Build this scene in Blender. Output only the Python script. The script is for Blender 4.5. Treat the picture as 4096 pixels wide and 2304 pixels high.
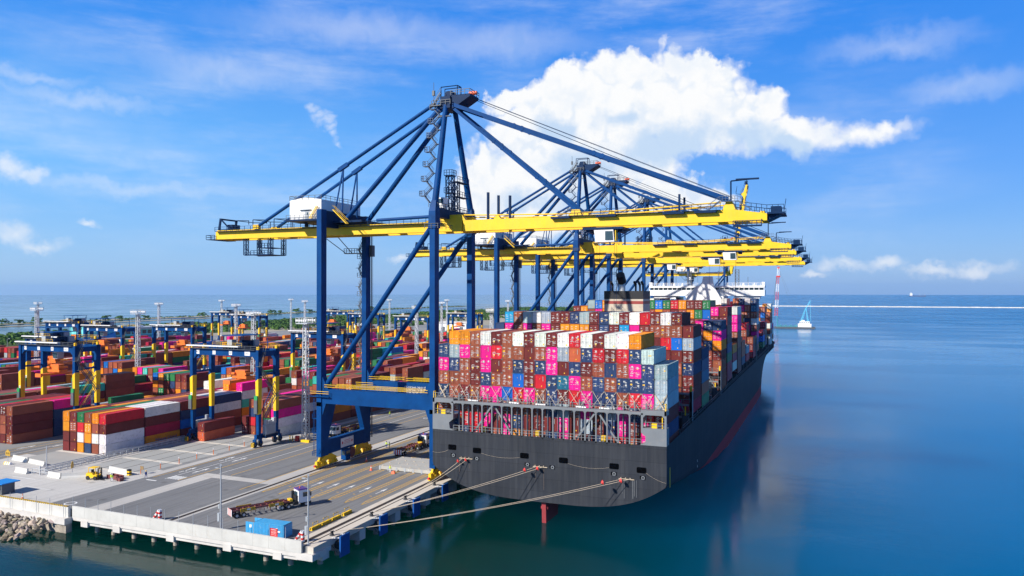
import bpy, math, random
from mathutils import Vector, Matrix
R = math.radians
for o in list(bpy.data.objects): bpy.data.objects.remove(o)
scene = bpy.context.scene
COL = scene.collection
rng = random.Random(7)

# ------------------------------------------------------------------ camera
YAW, CAMZ = R(22.6), 43.0
cd = bpy.data.cameras.new('camera'); cam = bpy.data.objects.new('camera', cd); COL.objects.link(cam)
cd.sensor_width = 36; cd.lens = 36*3040/4096; cd.clip_start = 1; cd.clip_end = 60000
cam.location = (0, 0, CAMZ); cam.rotation_euler = (R(90+0.30), 0, YAW)
scene.camera = cam

# ------------------------------------------------------------------ light
SUN_A, SUN_E = R(58), R(34)          # heading of the light over the ground (from +X towards +Y), height of the sun
sd = bpy.data.lights.new('sun', 'SUN'); sun = bpy.data.objects.new('sun', sd); COL.objects.link(sun)
sd.energy = 5.4; sd.angle = R(0.5); sd.color = (1.0, 0.94, 0.85)
ldir = Vector((math.cos(SUN_A)*math.cos(SUN_E), math.sin(SUN_A)*math.cos(SUN_E), -math.sin(SUN_E)))
sun.rotation_euler = ldir.to_track_quat('-Z', 'Y').to_euler()
scene.view_settings.view_transform = 'Standard'; scene.view_settings.look = 'None'
scene.view_settings.exposure = 0.28; scene.view_settings.gamma = 1

# ------------------------------------------------------------------ world: sky and clouds
W = bpy.data.worlds.new('World'); scene.world = W; W.use_nodes = True
nt = W.node_tree; N = nt.nodes; LK = nt.links; N.clear()
def nd(t, **k):
    n = N.new(t)
    for a, b in k.items(): setattr(n, a, b)
    return n
def mth(op, a, b=None, c=None, clamp=False):
    n = nd('ShaderNodeMath', operation=op, use_clamp=clamp)
    for i, v in enumerate((a, b, c)):
        if v is None: continue
        if isinstance(v, (int, float)): n.inputs[i].default_value = v
        else: LK.new(v, n.inputs[i])
    return n.outputs[0]
def mixc(f, a, b, bt='MIX'):
    n = nd('ShaderNodeMix', data_type='RGBA', blend_type=bt)
    for i, v in ((0, f), (6, a), (7, b)):
        if isinstance(v, (int, float)): n.inputs[i].default_value = v
        elif isinstance(v, tuple): n.inputs[i].default_value = (*v, 1)
        else: LK.new(v, n.inputs[i])
    return n.outputs[2]
def mrange(v, a, b, c=0., d=1., kind='SMOOTHSTEP'):
    n = nd('ShaderNodeMapRange', interpolation_type=kind); LK.new(v, n.inputs[0])
    for i, x in enumerate((a, b, c, d)): n.inputs[i+1].default_value = x
    return n.outputs[0]
sky = nd('ShaderNodeTexSky', sky_type='NISHITA')
sky.sun_disc = False; sky.sun_elevation = SUN_E; sky.sun_rotation = math.atan2(-ldir.x, -ldir.y)
sky.altitude = 50; sky.air_density = 1.0; sky.dust_density = 0.35; sky.ozone_density = 2.5
tc = nd('ShaderNodeTexCoord'); sx = nd('ShaderNodeSeparateXYZ'); LK.new(tc.outputs['Generated'], sx.inputs[0])
az = mth('ARCTAN2', sx.outputs[0], sx.outputs[1]); el = mth('ARCSINE', sx.outputs[2])
cb = nd('ShaderNodeCombineXYZ'); LK.new(az, cb.inputs[0]); LK.new(el, cb.inputs[1]); AE = cb.outputs[0]
def noise(vec, scale, detail=6, rough=.55, sc=None, loc=(0,0,0)):
    m = nd('ShaderNodeMapping'); LK.new(vec, m.inputs[0]); m.inputs[1].default_value = loc
    m.inputs[3].default_value = sc or (1, 1, 1)
    n = nd('ShaderNodeTexNoise', noise_dimensions='2D'); LK.new(m.outputs[0], n.inputs['Vector'])
    n.inputs['Scale'].default_value = scale; n.inputs['Detail'].default_value = detail; n.inputs['Roughness'].default_value = rough
    return n
# ground haze of the sky: paler towards the horizon, deeper blue above
hs = nd('ShaderNodeHueSaturation'); LK.new(sky.outputs[0], hs.inputs['Color']); hs.inputs['Saturation'].default_value = 1.3; hs.inputs['Value'].default_value = 1.0
mid = mrange(el, 0.0, 0.17); up = mrange(el, 0.15, 0.36); lft = mrange(az, R(-66), R(14), 1., 0.)
def band(c0, c1, c2): return mixc(up, mixc(mid, c0, c1), c2)
clear = mixc(lft, band((.8, 2.9, 7.4), (.55, 2.6, 8.3), (.12, 2.15, 8.4)), band((2.6, 5.0, 8.8), (1.6, 4.9, 10.2), (.30, 2.7, 9.2)))
skyc = mixc(mrange(el, .5, 1.2, .70, .25), hs.outputs[0], clear)
skyc = mixc(mrange(el, .40, .75, 0., .68), skyc, (0., 0., 0.))
def pa(dx, dy):                        # authoring aid: a direction in the sky as azimuth and elevation (radians)
    u, v = (dx*1.59-2048)/3040, (1168-dy*1.59)/3040
    return math.atan(u)-YAW, math.atan(v*math.cos(math.atan(u)))
nz = noise(AE, 15, 9, .60); wv = nd('ShaderNodeVectorMath', operation='SUBTRACT'); LK.new(nz.outputs['Color'], wv.inputs[0]); wv.inputs[1].default_value = (.5, .5, .5)
ws = nd('ShaderNodeVectorMath', operation='SCALE'); LK.new(wv.outputs[0], ws.inputs[0]); ws.inputs[3].default_value = 0.052
wa = nd('ShaderNodeVectorMath', operation='ADD'); LK.new(AE, wa.inputs[0]); LK.new(ws.outputs[0], wa.inputs[1]); AW = wa.outputs[0]
nz2 = noise(AE, 34, 6, .6)
def blobs(lst, soft=.16):
    acc = None
    for dx, dy, rx, ry in lst:
        a, e = pa(dx, dy)
        m = nd('ShaderNodeMapping', vector_type='TEXTURE'); LK.new(AW, m.inputs[0])
        m.inputs[1].default_value = (a, e, 0); m.inputs[3].default_value = (rx/1912, ry/1912, 1)
        l = nd('ShaderNodeVectorMath', operation='LENGTH'); LK.new(m.outputs[0], l.inputs[0])
        d = mth('SUBTRACT', 1., l.outputs['Value'])
        acc = d if acc is None else mth('SMOOTH_MAX', acc, d, .12)
    return acc
big = blobs([(1590,255,230,150), (1740,255,170,135), (1440,265,160,95), (1318,246,105,38), (1350,350,170,120), (1500,400,290,170), (1800,300,190,110), (1900,280,110,60),
             (1240,470,125,130), (1330,540,220,85), (2010,345,210,62), (2150,336,160,46), (2225,322,85,30), (1560,185,100,56), (1775,185,85,50), (1430,215,90,50), (1640,500,200,70)])
body = big
def puffs(sc, amp):                    # rounded cauliflower heads
    v = nd('ShaderNodeTexVoronoi', voronoi_dimensions='2D', feature='SMOOTH_F1'); LK.new(AW, v.inputs['Vector']); v.inputs['Scale'].default_value = sc; v.inputs['Smoothness'].default_value = .35
    return mth('MULTIPLY', mth('SUBTRACT', .42, v.outputs['Distance']), amp)
pf = mth('ADD', puffs(26, .34), puffs(62, .20))
big = mth('ADD', mth('ADD', mth('SUBTRACT', big, .09), pf), mth('MULTIPLY', mth('SUBTRACT', nz2.outputs['Fac'], .5), .26))
# crisp towards the upper left, dissolving at the lower right
sofa = mrange(mth('ADD', mth('MULTIPLY', el, 2.2), mth('MULTIPLY', az, -1.)), .30, .62, .95, .26)
mr = nd('ShaderNodeMapRange', interpolation_type='SMOOTHSTEP'); LK.new(big, mr.inputs[0]); mr.inputs[1].default_value = -.04; LK.new(sofa, mr.inputs[2])
tow = blobs([(1735,465,40,32), (1745,500,95,45), (1800,500,60,28)])
abig = mth('MAXIMUM', mr.outputs[0], mth('MULTIPLY', mrange(mth('ADD', tow, mth('MULTIPLY', mth('SUBTRACT', nz2.outputs['Fac'], .5), .6)), .0, .45), .9))
small = blobs([(20,420,45,40), (75,440,50,25), (30,580,60,35), (95,605,60,22), (225,556,22,13), (2130,665,75,22), (2225,655,60,22), (2345,680,80,18), (2460,672,75,20), (2060,690,40,12), (1000,650,50,16)])
small = mth('ADD', small, mth('MULTIPLY', mth('SUBTRACT', nz2.outputs['Fac'], .5), .8))
asml = mth('MULTIPLY', mrange(small, -.1, 1.05), .66)
# cirrus: long thin streaks, one short trail
ci = noise(AE, 3.2, 9, .62, (1.0, 4.6, 1), (2.3, 1.1, 0)); ci2 = noise(AE, 1.7, 3, .5, (1, 2.2, 1), (5.2, .3, 0))
acir = mth('MULTIPLY', mrange(ci.outputs['Fac'], .36, .92), mrange(ci2.outputs['Fac'], .30, .70))
acir = mth('MULTIPLY', mth('MULTIPLY', acir, mrange(el, .02, .12)), .50)
streak = blobs([(200,250,230,22), (900,70,420,60), (2440,215,160,36), (1250,110,300,60), (330,470,420,22), (2250,110,200,40), (60,190,140,20), (560,180,260,50)])
acir = mth('MAXIMUM', acir, mth('MULTIPLY', mrange(mth('ADD', streak, mth('MULTIPLY', mth('SUBTRACT', ci.outputs['Fac'], .5), .9)), -.30, 1.2), .32))
trail = blobs([(778,276,22,14), (792,295,24,15), (808,314,24,15), (824,333,20,14), (840,350,16,11), (856,366,12,9)])
acir = mth('MAXIMUM', acir, mth('MULTIPLY', mrange(mth('ADD', trail, mth('MULTIPLY', mth('SUBTRACT', nz2.outputs['Fac'], .5), .9)), -.3, 1.1), .42))
alpha = mth('MAXIMUM', abig, mth('MAXIMUM', asml, acir))
grey = blobs([(1680,370,210,80), (1860,350,130,50), (1480,420,150,70), (1400,330,90,50), (1560,300,80,40), (1990,365,120,30), (1500,510,200,60), (1310,500,120,50)])
shade = mrange(mth('ADD', grey, mth('MULTIPLY', mth('SUBTRACT', noise(AE, 13, 7, .6, None, (.4, .9, 0)).outputs['Fac'], .5), 1.5)), -.05, .75)
shade = mth('MAXIMUM', shade, mth('MULTIPLY', mrange(pf, .0, -.16), .45))
shade = mth('MAXIMUM', shade, mth('MULTIPLY', mrange(noise(AE, 24, 6, .6, None, (3.4, 1.9, 0)).outputs['Fac'], .45, .75), .30))
ccol = mixc(shade, (.95, .955, .96), (.55, .70, .90))
b1 = nd('ShaderNodeBackground'); LK.new(skyc, b1.inputs[0]); b1.inputs[1].default_value = 0.098
b2 = nd('ShaderNodeBackground'); LK.new(ccol, b2.inputs[0]); b2.inputs[1].default_value = 0.86
ms = nd('ShaderNodeMixShader'); LK.new(alpha, ms.inputs[0]); LK.new(b1.outputs[0], ms.inputs[1]); LK.new(b2.outputs[0], ms.inputs[2])
wo = nd('ShaderNodeOutputWorld'); LK.new(ms.outputs[0], wo.inputs[0])

# ------------------------------------------------------------------ mesh helpers
class MB:
    def __init__(s): s.v, s.f, s.m = [], [], []
    def poly(s, pts, m=0):
        i = len(s.v); s.v += [tuple(p) for p in pts]; s.f.append(tuple(range(i, i+len(pts)))); s.m.append(m); return s
    def hexa(s, p, m=0):               # 8 points: bottom ring, top ring
        i = len(s.v); s.v += [tuple(q) for q in p]
        for a in ((3,2,1,0), (4,5,6,7), (0,1,5,4), (1,2,6,5), (2,3,7,6), (3,0,4,7)): s.f.append(tuple(i+k for k in a)); s.m.append(m)
        return s
    def box(s, x0, x1, y0, y1, z0, z1, m=0):
        return s.hexa([(x0,y0,z0), (x1,y0,z0), (x1,y1,z0), (x0,y1,z0), (x0,y0,z1), (x1,y0,z1), (x1,y1,z1), (x0,y1,z1)], m)
    def beam(s, p, q, w, h, m=0, up=(0,0,1), w2=None, h2=None):
        p, q = Vector(p), Vector(q); d = (q-p).normalized(); u = Vector(up)
        if abs(d.dot(u)) > .98: u = Vector((0,1,0))
        a = d.cross(u).normalized(); b = a.cross(d)
        def ring(c, w, h): return [c-a*w/2-b*h/2, c+a*w/2-b*h/2, c+a*w/2+b*h/2, c-a*w/2+b*h/2]
        return s.hexa(ring(p, w, h)+ring(q, w2 or w, h2 or h), m)
    def tube(s, p, q, r, r2=None, n=8, m=0):
        p, q = Vector(p), Vector(q); d = (q-p).normalized(); u = Vector((0,0,1)) if abs(d.z) < .95 else Vector((0,1,0))
        a = d.cross(u).normalized(); b = a.cross(d); i = len(s.v); r2 = r if r2 is None else r2
        for c, rr in ((p, r), (q, r2)):
            for k in range(n):
                t = 2*math.pi*k/n; s.v.append(tuple(c+a*rr*math.cos(t)+b*rr*math.sin(t)))
        for k in range(n): s.f.append((i+k, i+(k+1)%n, i+n+(k+1)%n, i+n+k)); s.m.append(m)
        s.f.append(tuple(range(i+n-1, i-1, -1))); s.f.append(tuple(range(i+n, i+2*n))); s.m += [m, m]
        return s
    def path(s, pts, r, n=6, m=0):
        for a, b in zip(pts, pts[1:]): s.tube(a, b, r, n=n, m=m)
        return s
    def prism(s, poly, ax, a, b, m=0):  # polygon in the plane across axis ax, pushed from a to b
        def P(u, v, w): return {'x': (w,u,v), 'y': (u,w,v), 'z': (u,v,w)}[ax]
        i = len(s.v); n = len(poly); s.v += [P(u, v, a) for u, v in poly]+[P(u, v, b) for u, v in poly]
        s.f.append(tuple(range(i, i+n))); s.f.append(tuple(range(i+2*n-1, i+n-1, -1)))
        for k in range(n): s.f.append((i+k, i+n+k, i+n+(k+1)%n, i+(k+1)%n))
        s.m += [m]*(n+2); return s
    def rail(s, pts, h=1.1, r=.035, step=2.0, m=0, mid=True):   # a guard rail along a line
        for a, b in zip(pts, pts[1:]):
            a, b = Vector(a), Vector(b); L = (b-a).length; k = max(1, round(L/step)); Z = Vector((0,0,h))
            s.beam(a+Z, b+Z, r*2, r*2, m)
            if mid: s.beam(a+Z*.5, b+Z*.5, r*1.6, r*1.6, m)
            for j in range(k+1):
                c = a.lerp(b, j/k); s.beam(c, c+Z, r*2, r*2, m)
        return s
    def stair(s, p, q, w=.8, side=(0,1,0), m=0):
        p, q = Vector(p), Vector(q); o = Vector(side).normalized()*w/2
        s.beam(p-o, q-o, .08, .22, m); s.beam(p+o, q+o, .08, .22, m)
        k = max(3, int(abs(q.z-p.z)/.3))
        for j in range(k+1):
            c = p.lerp(q, j/k); s.beam(c-o, c+o, .2, .04, m)
        for sg in (-1, 1): s.beam(p+o*sg+Vector((0,0,1)), q+o*sg+Vector((0,0,1)), .06, .06, m)
        return s
    def lattice(s, p, q, w, r, step=None, m=0, taper=1.0):       # four chords and zigzag bracing
        p, q = Vector(p), Vector(q); d = q-p; L = d.length; d = d.normalized(); u = Vector((0,0,1)) if abs(d.z) < .9 else Vector((0,1,0))
        a = d.cross(u).normalized(); b = a.cross(d); k = max(2, round(L/(step or w*1.1)))
        cor = [(-1,-1), (1,-1), (1,1), (-1,1)]
        def P(c, t): 
            ww = w/2*(1+(taper-1)*t); return p+d*L*t+a*c[0]*ww+b*c[1]*ww
        for c in cor: s.beam(P(c,0), P(c,1), r*2, r*2, m)
        for j in range(k):
            for e in range(4):
                c0, c1 = cor[e], cor[(e+1)%4]
                if j % 2: c0, c1 = c1, c0
                s.beam(P(c0, j/k), P(c1, (j+1)/k), r*1.3, r*1.3, m)
                s.beam(P(c0, (j+1)/k), P(c1, (j+1)/k), r*1.3, r*1.3, m)
        return s
    def disc(s, c, d, r, th, n=12, m=0):
        c, d = Vector(c), Vector(d).normalized(); return s.tube(c-d*th/2, c+d*th/2, r, n=n, m=m)
    def add(s, o, off=(0,0,0)):
        i = len(s.v); s.v += [(x+off[0], y+off[1], z+off[2]) for x, y, z in o.v]; s.f += [tuple(i+k for k in f) for f in o.f]; s.m += o.m; return s
    def mesh(s, name, mats, smooth=False):
        me = bpy.data.meshes.new(name); me.from_pydata(s.v, [], s.f)
        for m in (mats if isinstance(mats, (list, tuple)) else [mats]): me.materials.append(m)
        me.polygons.foreach_set('material_index', s.m)
        if smooth: me.polygons.foreach_set('use_smooth', [True]*len(s.f))
        me.update(); return me
    def build(s, name, mats, parent=None, smooth=False, loc=None):
        o = bpy.data.objects.new(name, s.mesh(name, mats, smooth)); COL.objects.link(o)
        if parent: o.parent = parent
        if loc: o.location = loc
        return o
def tag(o, label=None, cat=None, group=None, kind=None):
    if label: o['label'] = label
    if cat: o['category'] = cat
    if group: o['group'] = group
    if kind: o['kind'] = kind
    return o
def thing(name, label, cat, loc=(0,0,0), rz=0, group=None):
    o = bpy.data.objects.new(name, None); COL.objects.link(o); o.location = loc; o.rotation_euler = (0,0,rz); o.empty_display_size = .5
    return tag(o, label, cat, group)
KIDS = {}
def kids(o):
    return [c for c in bpy.data.objects if c.parent == o]
def copy_tree(o, loc, rz=0, label=None, group=None, par=None):
    c = o.copy(); COL.objects.link(c)
    if par: c.parent = par
    else: c.location = loc; c.rotation_euler = (0,0,rz)
    if label: c['label'] = label
    if group: c['group'] = group
    for ch in kids(o): copy_tree(ch, None, par=c)
    return c
def text(s, size, mat, parent, loc, rot, name='lettering', ex=.01, align='CENTER'):
    cu = bpy.data.curves.new('t', 'FONT'); cu.body = s; cu.size = size; cu.extrude = ex; cu.align_x = align; cu.resolution_u = 2
    t = bpy.data.objects.new('t', cu); COL.objects.link(t); dg = bpy.context.evaluated_depsgraph_get()
    me = bpy.data.meshes.new_from_object(t.evaluated_get(dg)); bpy.data.objects.remove(t)
    me.materials.clear(); me.materials.append(mat); me.name = name
    o = bpy.data.objects.new(name, me); COL.objects.link(o); o.parent = parent; o.location = loc; o.rotation_euler = rot
    return o
FRONT = (R(90), 0, 0)                  # lettering that faces -Y
SIDE = (R(90), 0, R(90))               # lettering that faces +X
ORD = ['first','second','third','fourth','fifth','sixth','seventh','eighth','ninth','tenth','eleventh','twelfth','thirteenth','fourteenth','fifteenth','sixteenth','seventeenth','eighteenth','nineteenth','twentieth','twenty-first','twenty-second','twenty-third','twenty-fourth']

# ------------------------------------------------------------------ materials
def mat(name, col, rough=.5, var=.12, scale=.6, metal=0., streak=0., spec=.5, bump=0., dirt=None, dirt_amt=0.):
    m = bpy.data.materials.new(name); m.use_nodes = True; t = m.node_tree; n = t.nodes; b = n['Principled BSDF']; L = t.links.new
    b.inputs['Roughness'].default_value = rough; b.inputs['Metallic'].default_value = metal; b.inputs['Specular IOR Level'].default_value = spec
    ge = n.new('ShaderNodeNewGeometry')
    def noi(sc, det, mp=None):
        x = n.new('ShaderNodeTexNoise'); x.inputs['Scale'].default_value = sc; x.inputs['Detail'].default_value = det; x.inputs['Roughness'].default_value = .6
        if mp:
            q = n.new('ShaderNodeMapping'); q.inputs[3].default_value = mp; L(ge.outputs['Position'], q.inputs[0]); L(q.outputs[0], x.inputs['Vector'])
        else: L(ge.outputs['Position'], x.inputs['Vector'])
        return x.outputs['Fac']
    def mix(f, a, bb, bt):
        x = n.new('ShaderNodeMix'); x.data_type = 'RGBA'; x.blend_type = bt
        for i, v in ((0, f), (6, a), (7, bb)):
            if isinstance(v, (int, float)): x.inputs[i].default_value = v
            elif isinstance(v, tuple): x.inputs[i].default_value = (*v[:3], 1)
            else: L(v, x.inputs[i])
        return x.outputs[2]
    def rng_(v, a, bb, c, d):
        x = n.new('ShaderNodeMapRange'); L(v, x.inputs[0])
        for i, k in enumerate((a, bb, c, d)): x.inputs[i+1].default_value = k
        return x.outputs[0]
    if col == 'OBJ':
        oi = n.new('ShaderNodeObjectInfo'); base = oi.outputs['Color']
    elif col == 'ATT':
        oi = n.new('ShaderNodeAttribute'); oi.attribute_name = 'paint'; base = oi.outputs['Color']
    else: base = col
    f = rng_(noi(scale, 5), .3, .7, 1-var, 1+var)
    cm = n.new('ShaderNodeCombineColor'); [L(f, cm.inputs[i]) for i in range(3)]
    c = mix(1., base, cm.outputs[0], 'MULTIPLY')
    if streak:
        s2 = rng_(noi(1., 4, (1.3, 1.3, .06)), .42, .72, 0, streak)
        c = mix(s2, c, (.30, .29, .28), 'MIX')
    if dirt:
        d2 = rng_(noi(scale*3, 6), .56, .72, 0, dirt_amt); c = mix(d2, c, dirt, 'MIX')
    L(c, b.inputs['Base Color'])
    if bump:
        bp = n.new('ShaderNodeBump'); bp.inputs['Strength'].default_value = bump; bp.inputs['Distance'].default_value = .05
        L(noi(scale*8, 5), bp.inputs['Height']); L(bp.outputs[0], b.inputs['Normal'])
    return m
M = {}
M['crane_blue'] = mat('crane_blue', (.0003, .047, .18), .55, .22, .25, spec=.12, dirt=(.002, .07, .20), dirt_amt=.4)
M['crane_navy'] = mat('crane_navy', (.002, .022, .075), .55, .15, .4, spec=.15)
M['yellow'] = mat('yellow', (.88, .54, .002), .5, .08, .3, streak=.06, dirt=(.55, .33, .03), dirt_amt=.25)
M['white'] = mat('white', (.80, .80, .79), .45, .06, .3, dirt=(.55, .52, .48), dirt_amt=.25)
M['black'] = mat('black', (.012, .012, .014), .6, .2, 2)
M['rubber'] = mat('rubber', (.02, .02, .022), .8, .2, 3)
M['grey'] = mat('grey', (.36, .39, .42), .5, .1, .6, dirt=(.30, .22, .17), dirt_amt=.3)
M['dgrey'] = mat('dgrey', (.10, .11, .12), .55, .15, .8)
M['galv'] = mat('galv', (.52, .54, .56), .45, .1, 1, metal=.3)
M['orange'] = mat('orange', (.75, .17, .015), .5, .12, .8, dirt=(.20, .08, .03), dirt_amt=.4)
M['red'] = mat('red', (.60, .03, .025), .5, .1, .8)
M['green'] = mat('green', (.02, .30, .08), .5, .1, 1)
M['signal'] = mat('signal', (.95, .16, .06), .5, .04, 1)
M['glass'] = mat('glass', (.03, .06, .075), .08, .1, 2, spec=.8)
M['tan'] = mat('tan', (.55, .45, .33), .7, .1, 2)
M['maroon'] = mat('maroon', (.20, .055, .05), .55, .18, 1.0, dirt=(.33, .22, .18), dirt_amt=.3)
M['concrete'] = mat('concrete', (.60, .57, .53), .85, .12, .30, dirt=(.42, .38, .33), dirt_amt=.35, bump=.1)
M['wallwhite'] = mat('wallwhite', (.56, .55, .515), .8, .09, .35, dirt=(.50, .45, .38), dirt_amt=.45, bump=.1)
M['pile'] = mat('pile', (.36, .31, .25), .85, .35, .8, dirt=(.10, .09, .06), dirt_amt=.7)
M['skin'] = mat('skin', (.50, .28, .19), .6, .05, 4)
M['hivis'] = mat('hivis', (.60, .80, .05), .6, .05, 4)
M['workblue'] = mat('workblue', (.03, .08, .28), .7, .1, 4)
M['fender'] = mat('fender', (.004, .085, .33), .5, .12, .7, dirt=(.02, .06, .16), dirt_amt=.5)
M['purple'] = mat('purple', (.10, .04, .20), .4, .1, 2)
# ------------------------------------------------------------------ the setting: water, land, paving
def ground_mat(name, c1, c2, rough=.85, s1=.05, s2=2.0, joints=None, stain=None, sa=.0, tyres=0.):
    m = bpy.data.materials.new(name); m.use_nodes = True; t = m.node_tree; n = t.nodes; L = t.links.new; b = n['Principled BSDF']
    b.inputs['Roughness'].default_value = rough; b.inputs['Specular IOR Level'].default_value = .25
    ge = n.new('ShaderNodeNewGeometry')
    def noi(sc, det=6):
        x = n.new('ShaderNodeTexNoise'); x.inputs['Scale'].default_value = sc; x.inputs['Detail'].default_value = det; x.inputs['Roughness'].default_value = .65
        L(ge.outputs['Position'], x.inputs['Vector']); return x.outputs['Fac']
    def mp(v, a, b_, c=0., d=1.):
        x = n.new('ShaderNodeMapRange'); L(v, x.inputs[0])
        for i, k in enumerate((a, b_, c, d)): x.inputs[i+1].default_value = k
        return x.outputs[0]
    def mix(f, a, bb):
        x = n.new('ShaderNodeMix'); x.data_type = 'RGBA'
        for i, v in ((0, f), (6, a), (7, bb)):
            if isinstance(v, tuple): x.inputs[i].default_value = (*v, 1)
            elif isinstance(v, float): x.inputs[i].default_value = v
            else: L(v, x.inputs[i])
        return x.outputs[2]
    c = mix(mp(noi(s1), .35, .65), c1, c2)
    c = mix(mp(noi(s2, 3), .3, .7, 0., .35), c, tuple(x*.82 for x in c1))
    if stain: c = mix(mp(noi(s1*4), .56, .75, 0., sa), c, stain)
    if joints:
        br = n.new('ShaderNodeTexBrick'); L(ge.outputs['Position'], br.inputs['Vector']); br.offset = 0
        br.inputs['Scale'].default_value = 1; br.inputs['Brick Width'].default_value = joints; br.inputs['Row Height'].default_value = joints; br.inputs['Mortar Size'].default_value = .05
        c = mix(mp(br.outputs['Fac'], 0., 1., 0., .45), c, tuple(x*.45 for x in c1))
    if tyres:
        for sc_, am in (((.9, .016, 1), tyres), ((2.6, .05, 1), tyres*.7)):
            q = n.new('ShaderNodeMapping'); q.inputs[3].default_value = sc_; L(ge.outputs['Position'], q.inputs[0])
            x = n.new('ShaderNodeTexNoise'); x.inputs['Scale'].default_value = 1; x.inputs['Detail'].default_value = 4; L(q.outputs[0], x.inputs['Vector'])
            c = mix(mp(x.outputs['Fac'], .50, .70, 0., am), c, tuple(v*.40 for v in c1))
        x = n.new('ShaderNodeTexVoronoi'); x.inputs['Scale'].default_value = .16; L(ge.outputs['Position'], x.inputs['Vector'])
        c = mix(mp(x.outputs['Distance'], .06, .16, .5, 0.), c, tuple(v*.45 for v in c1))
    L(c, b.inputs['Base Color'])
    bp = n.new('ShaderNodeBump'); bp.inputs['Strength'].default_value = .25; bp.inputs['Distance'].default_value = .03; L(noi(6., 4), bp.inputs['Height']); L(bp.outputs[0], b.inputs['Normal'])
    return m
G = {}
G['asphalt'] = ground_mat('asphalt', (.185, .187, .193), (.225, .225, .228), stain=(.12, .12, .125), sa=.5, tyres=.42)
G['apron'] = ground_mat('apron', (.50, .485, .46), (.58, .56, .53), joints=6.0, stain=(.36, .33, .31), sa=.6, tyres=.22)
G['strip'] = ground_mat('strip', (.46, .44, .415), (.55, .53, .50), stain=(.36, .30, .25), sa=.35, tyres=.25)
G['edge'] = ground_mat('edge', (.58, .52, .44), (.64, .58, .50), joints=12.6, stain=(.45, .33, .22), sa=.55)
G['gravel'] = ground_mat('gravel', (.33, .335, .325), (.40, .40, .385), s2=5.0)
G['pad'] = ground_mat('pad', (.62, .58, .51), (.66, .62, .55), s1=.5, stain=(.62, .36, .13), sa=.7)
G['yard'] = ground_mat('yard', (.22, .22, .22), (.30, .295, .285), s1=.02, stain=(.16, .16, .16), sa=.5)
G['sand'] = ground_mat('sand', (.40, .36, .28), (.34, .31, .23), s1=.02, stain=(.12, .15, .06), sa=.9)
G['mud'] = ground_mat('mud', (.05, .085, .025), (.09, .12, .04), s1=.02)
G['paintw'] = ground_mat('paintw', (.78, .78, .77), (.70, .70, .69), s1=1.)
G['painty'] = ground_mat('painty', (.74, .42, .04), (.66, .39, .06), s1=.6, stain=(.25, .22, .18), sa=.6)
G['slot'] = ground_mat('slot', (.035, .028, .026), (.05, .04, .035))

def structure(name, mb, m): return tag(mb.build(name, m), kind='structure')
# water: one flat sheet out to the horizon
wm = bpy.data.materials.new('water'); wm.use_nodes = True; t = wm.node_tree; n = t.nodes; L = t.links.new; b = n['Principled BSDF']
ge = n.new('ShaderNodeNewGeometry'); sp = n.new('ShaderNodeSeparateXYZ'); L(ge.outputs['Position'], sp.inputs[0])
def wnoise(sc, mp, det=3, rough=.5):
    q = n.new('ShaderNodeMapping'); q.inputs[3].default_value = mp; L(ge.outputs['Position'], q.inputs[0])
    x = n.new('ShaderNodeTexNoise'); x.inputs['Scale'].default_value = sc; x.inputs['Detail'].default_value = det; x.inputs['Roughness'].default_value = rough; L(q.outputs[0], x.inputs['Vector']); return x.outputs['Fac']
def wmath(op, a, bb):
    x = n.new('ShaderNodeMath'); x.operation = op
    for i, v in enumerate((a, bb)):
        if isinstance(v, (int, float)): x.inputs[i].default_value = v
        else: L(v, x.inputs[i])
    return x.outputs[0]
def wmap(v, a, b_, c, d):
    x = n.new('ShaderNodeMapRange'); x.interpolation_type = 'SMOOTHSTEP'; L(v, x.inputs[0])
    for i, k in enumerate((a, b_, c, d)): x.inputs[i+1].default_value = k
    return x.outputs[0]
# berth water turbid green, hull's dark reflection put into the colour; blue further out
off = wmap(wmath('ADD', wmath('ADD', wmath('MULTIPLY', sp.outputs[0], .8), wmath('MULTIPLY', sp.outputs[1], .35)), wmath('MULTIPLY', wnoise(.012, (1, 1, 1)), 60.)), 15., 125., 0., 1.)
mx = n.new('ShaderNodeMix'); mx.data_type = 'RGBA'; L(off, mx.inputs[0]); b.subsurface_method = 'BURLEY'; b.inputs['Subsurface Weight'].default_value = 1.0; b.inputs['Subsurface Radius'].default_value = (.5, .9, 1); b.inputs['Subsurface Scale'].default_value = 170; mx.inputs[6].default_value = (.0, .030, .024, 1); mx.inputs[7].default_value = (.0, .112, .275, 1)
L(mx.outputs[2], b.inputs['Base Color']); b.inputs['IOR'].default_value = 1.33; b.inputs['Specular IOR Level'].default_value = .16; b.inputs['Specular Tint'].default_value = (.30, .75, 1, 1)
dist = n.new('ShaderNodeVectorMath'); dist.operation = 'LENGTH'; L(ge.outputs['Position'], dist.inputs[0])
open_sea = wmap(dist.outputs['Value'], 250., 1500., 0., 1.)
bay = wmap(sp.outputs[0], -1500., -500., 1., 0.)     # the sheltered shallow bay beyond the spit lies glassy
L(wmath('ADD', wmath('MULTIPLY', bay, .38), .19), b.inputs['Specular IOR Level'])
calm = wmap(wnoise(.006, (1, 2.5, 1), 4), .40, .62, 0., 1.)
rg = n.new('ShaderNodeMapRange'); L(calm, rg.inputs[0]); rg.inputs[3].default_value = .05; rg.inputs[4].default_value = .13; L(wmath('ADD', rg.outputs[0], wmath('MULTIPLY', wmath('SUBTRACT', open_sea, bay), .16)), b.inputs['Roughness'])
bp = n.new('ShaderNodeBump'); bp.inputs['Distance'].default_value = .5
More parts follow.
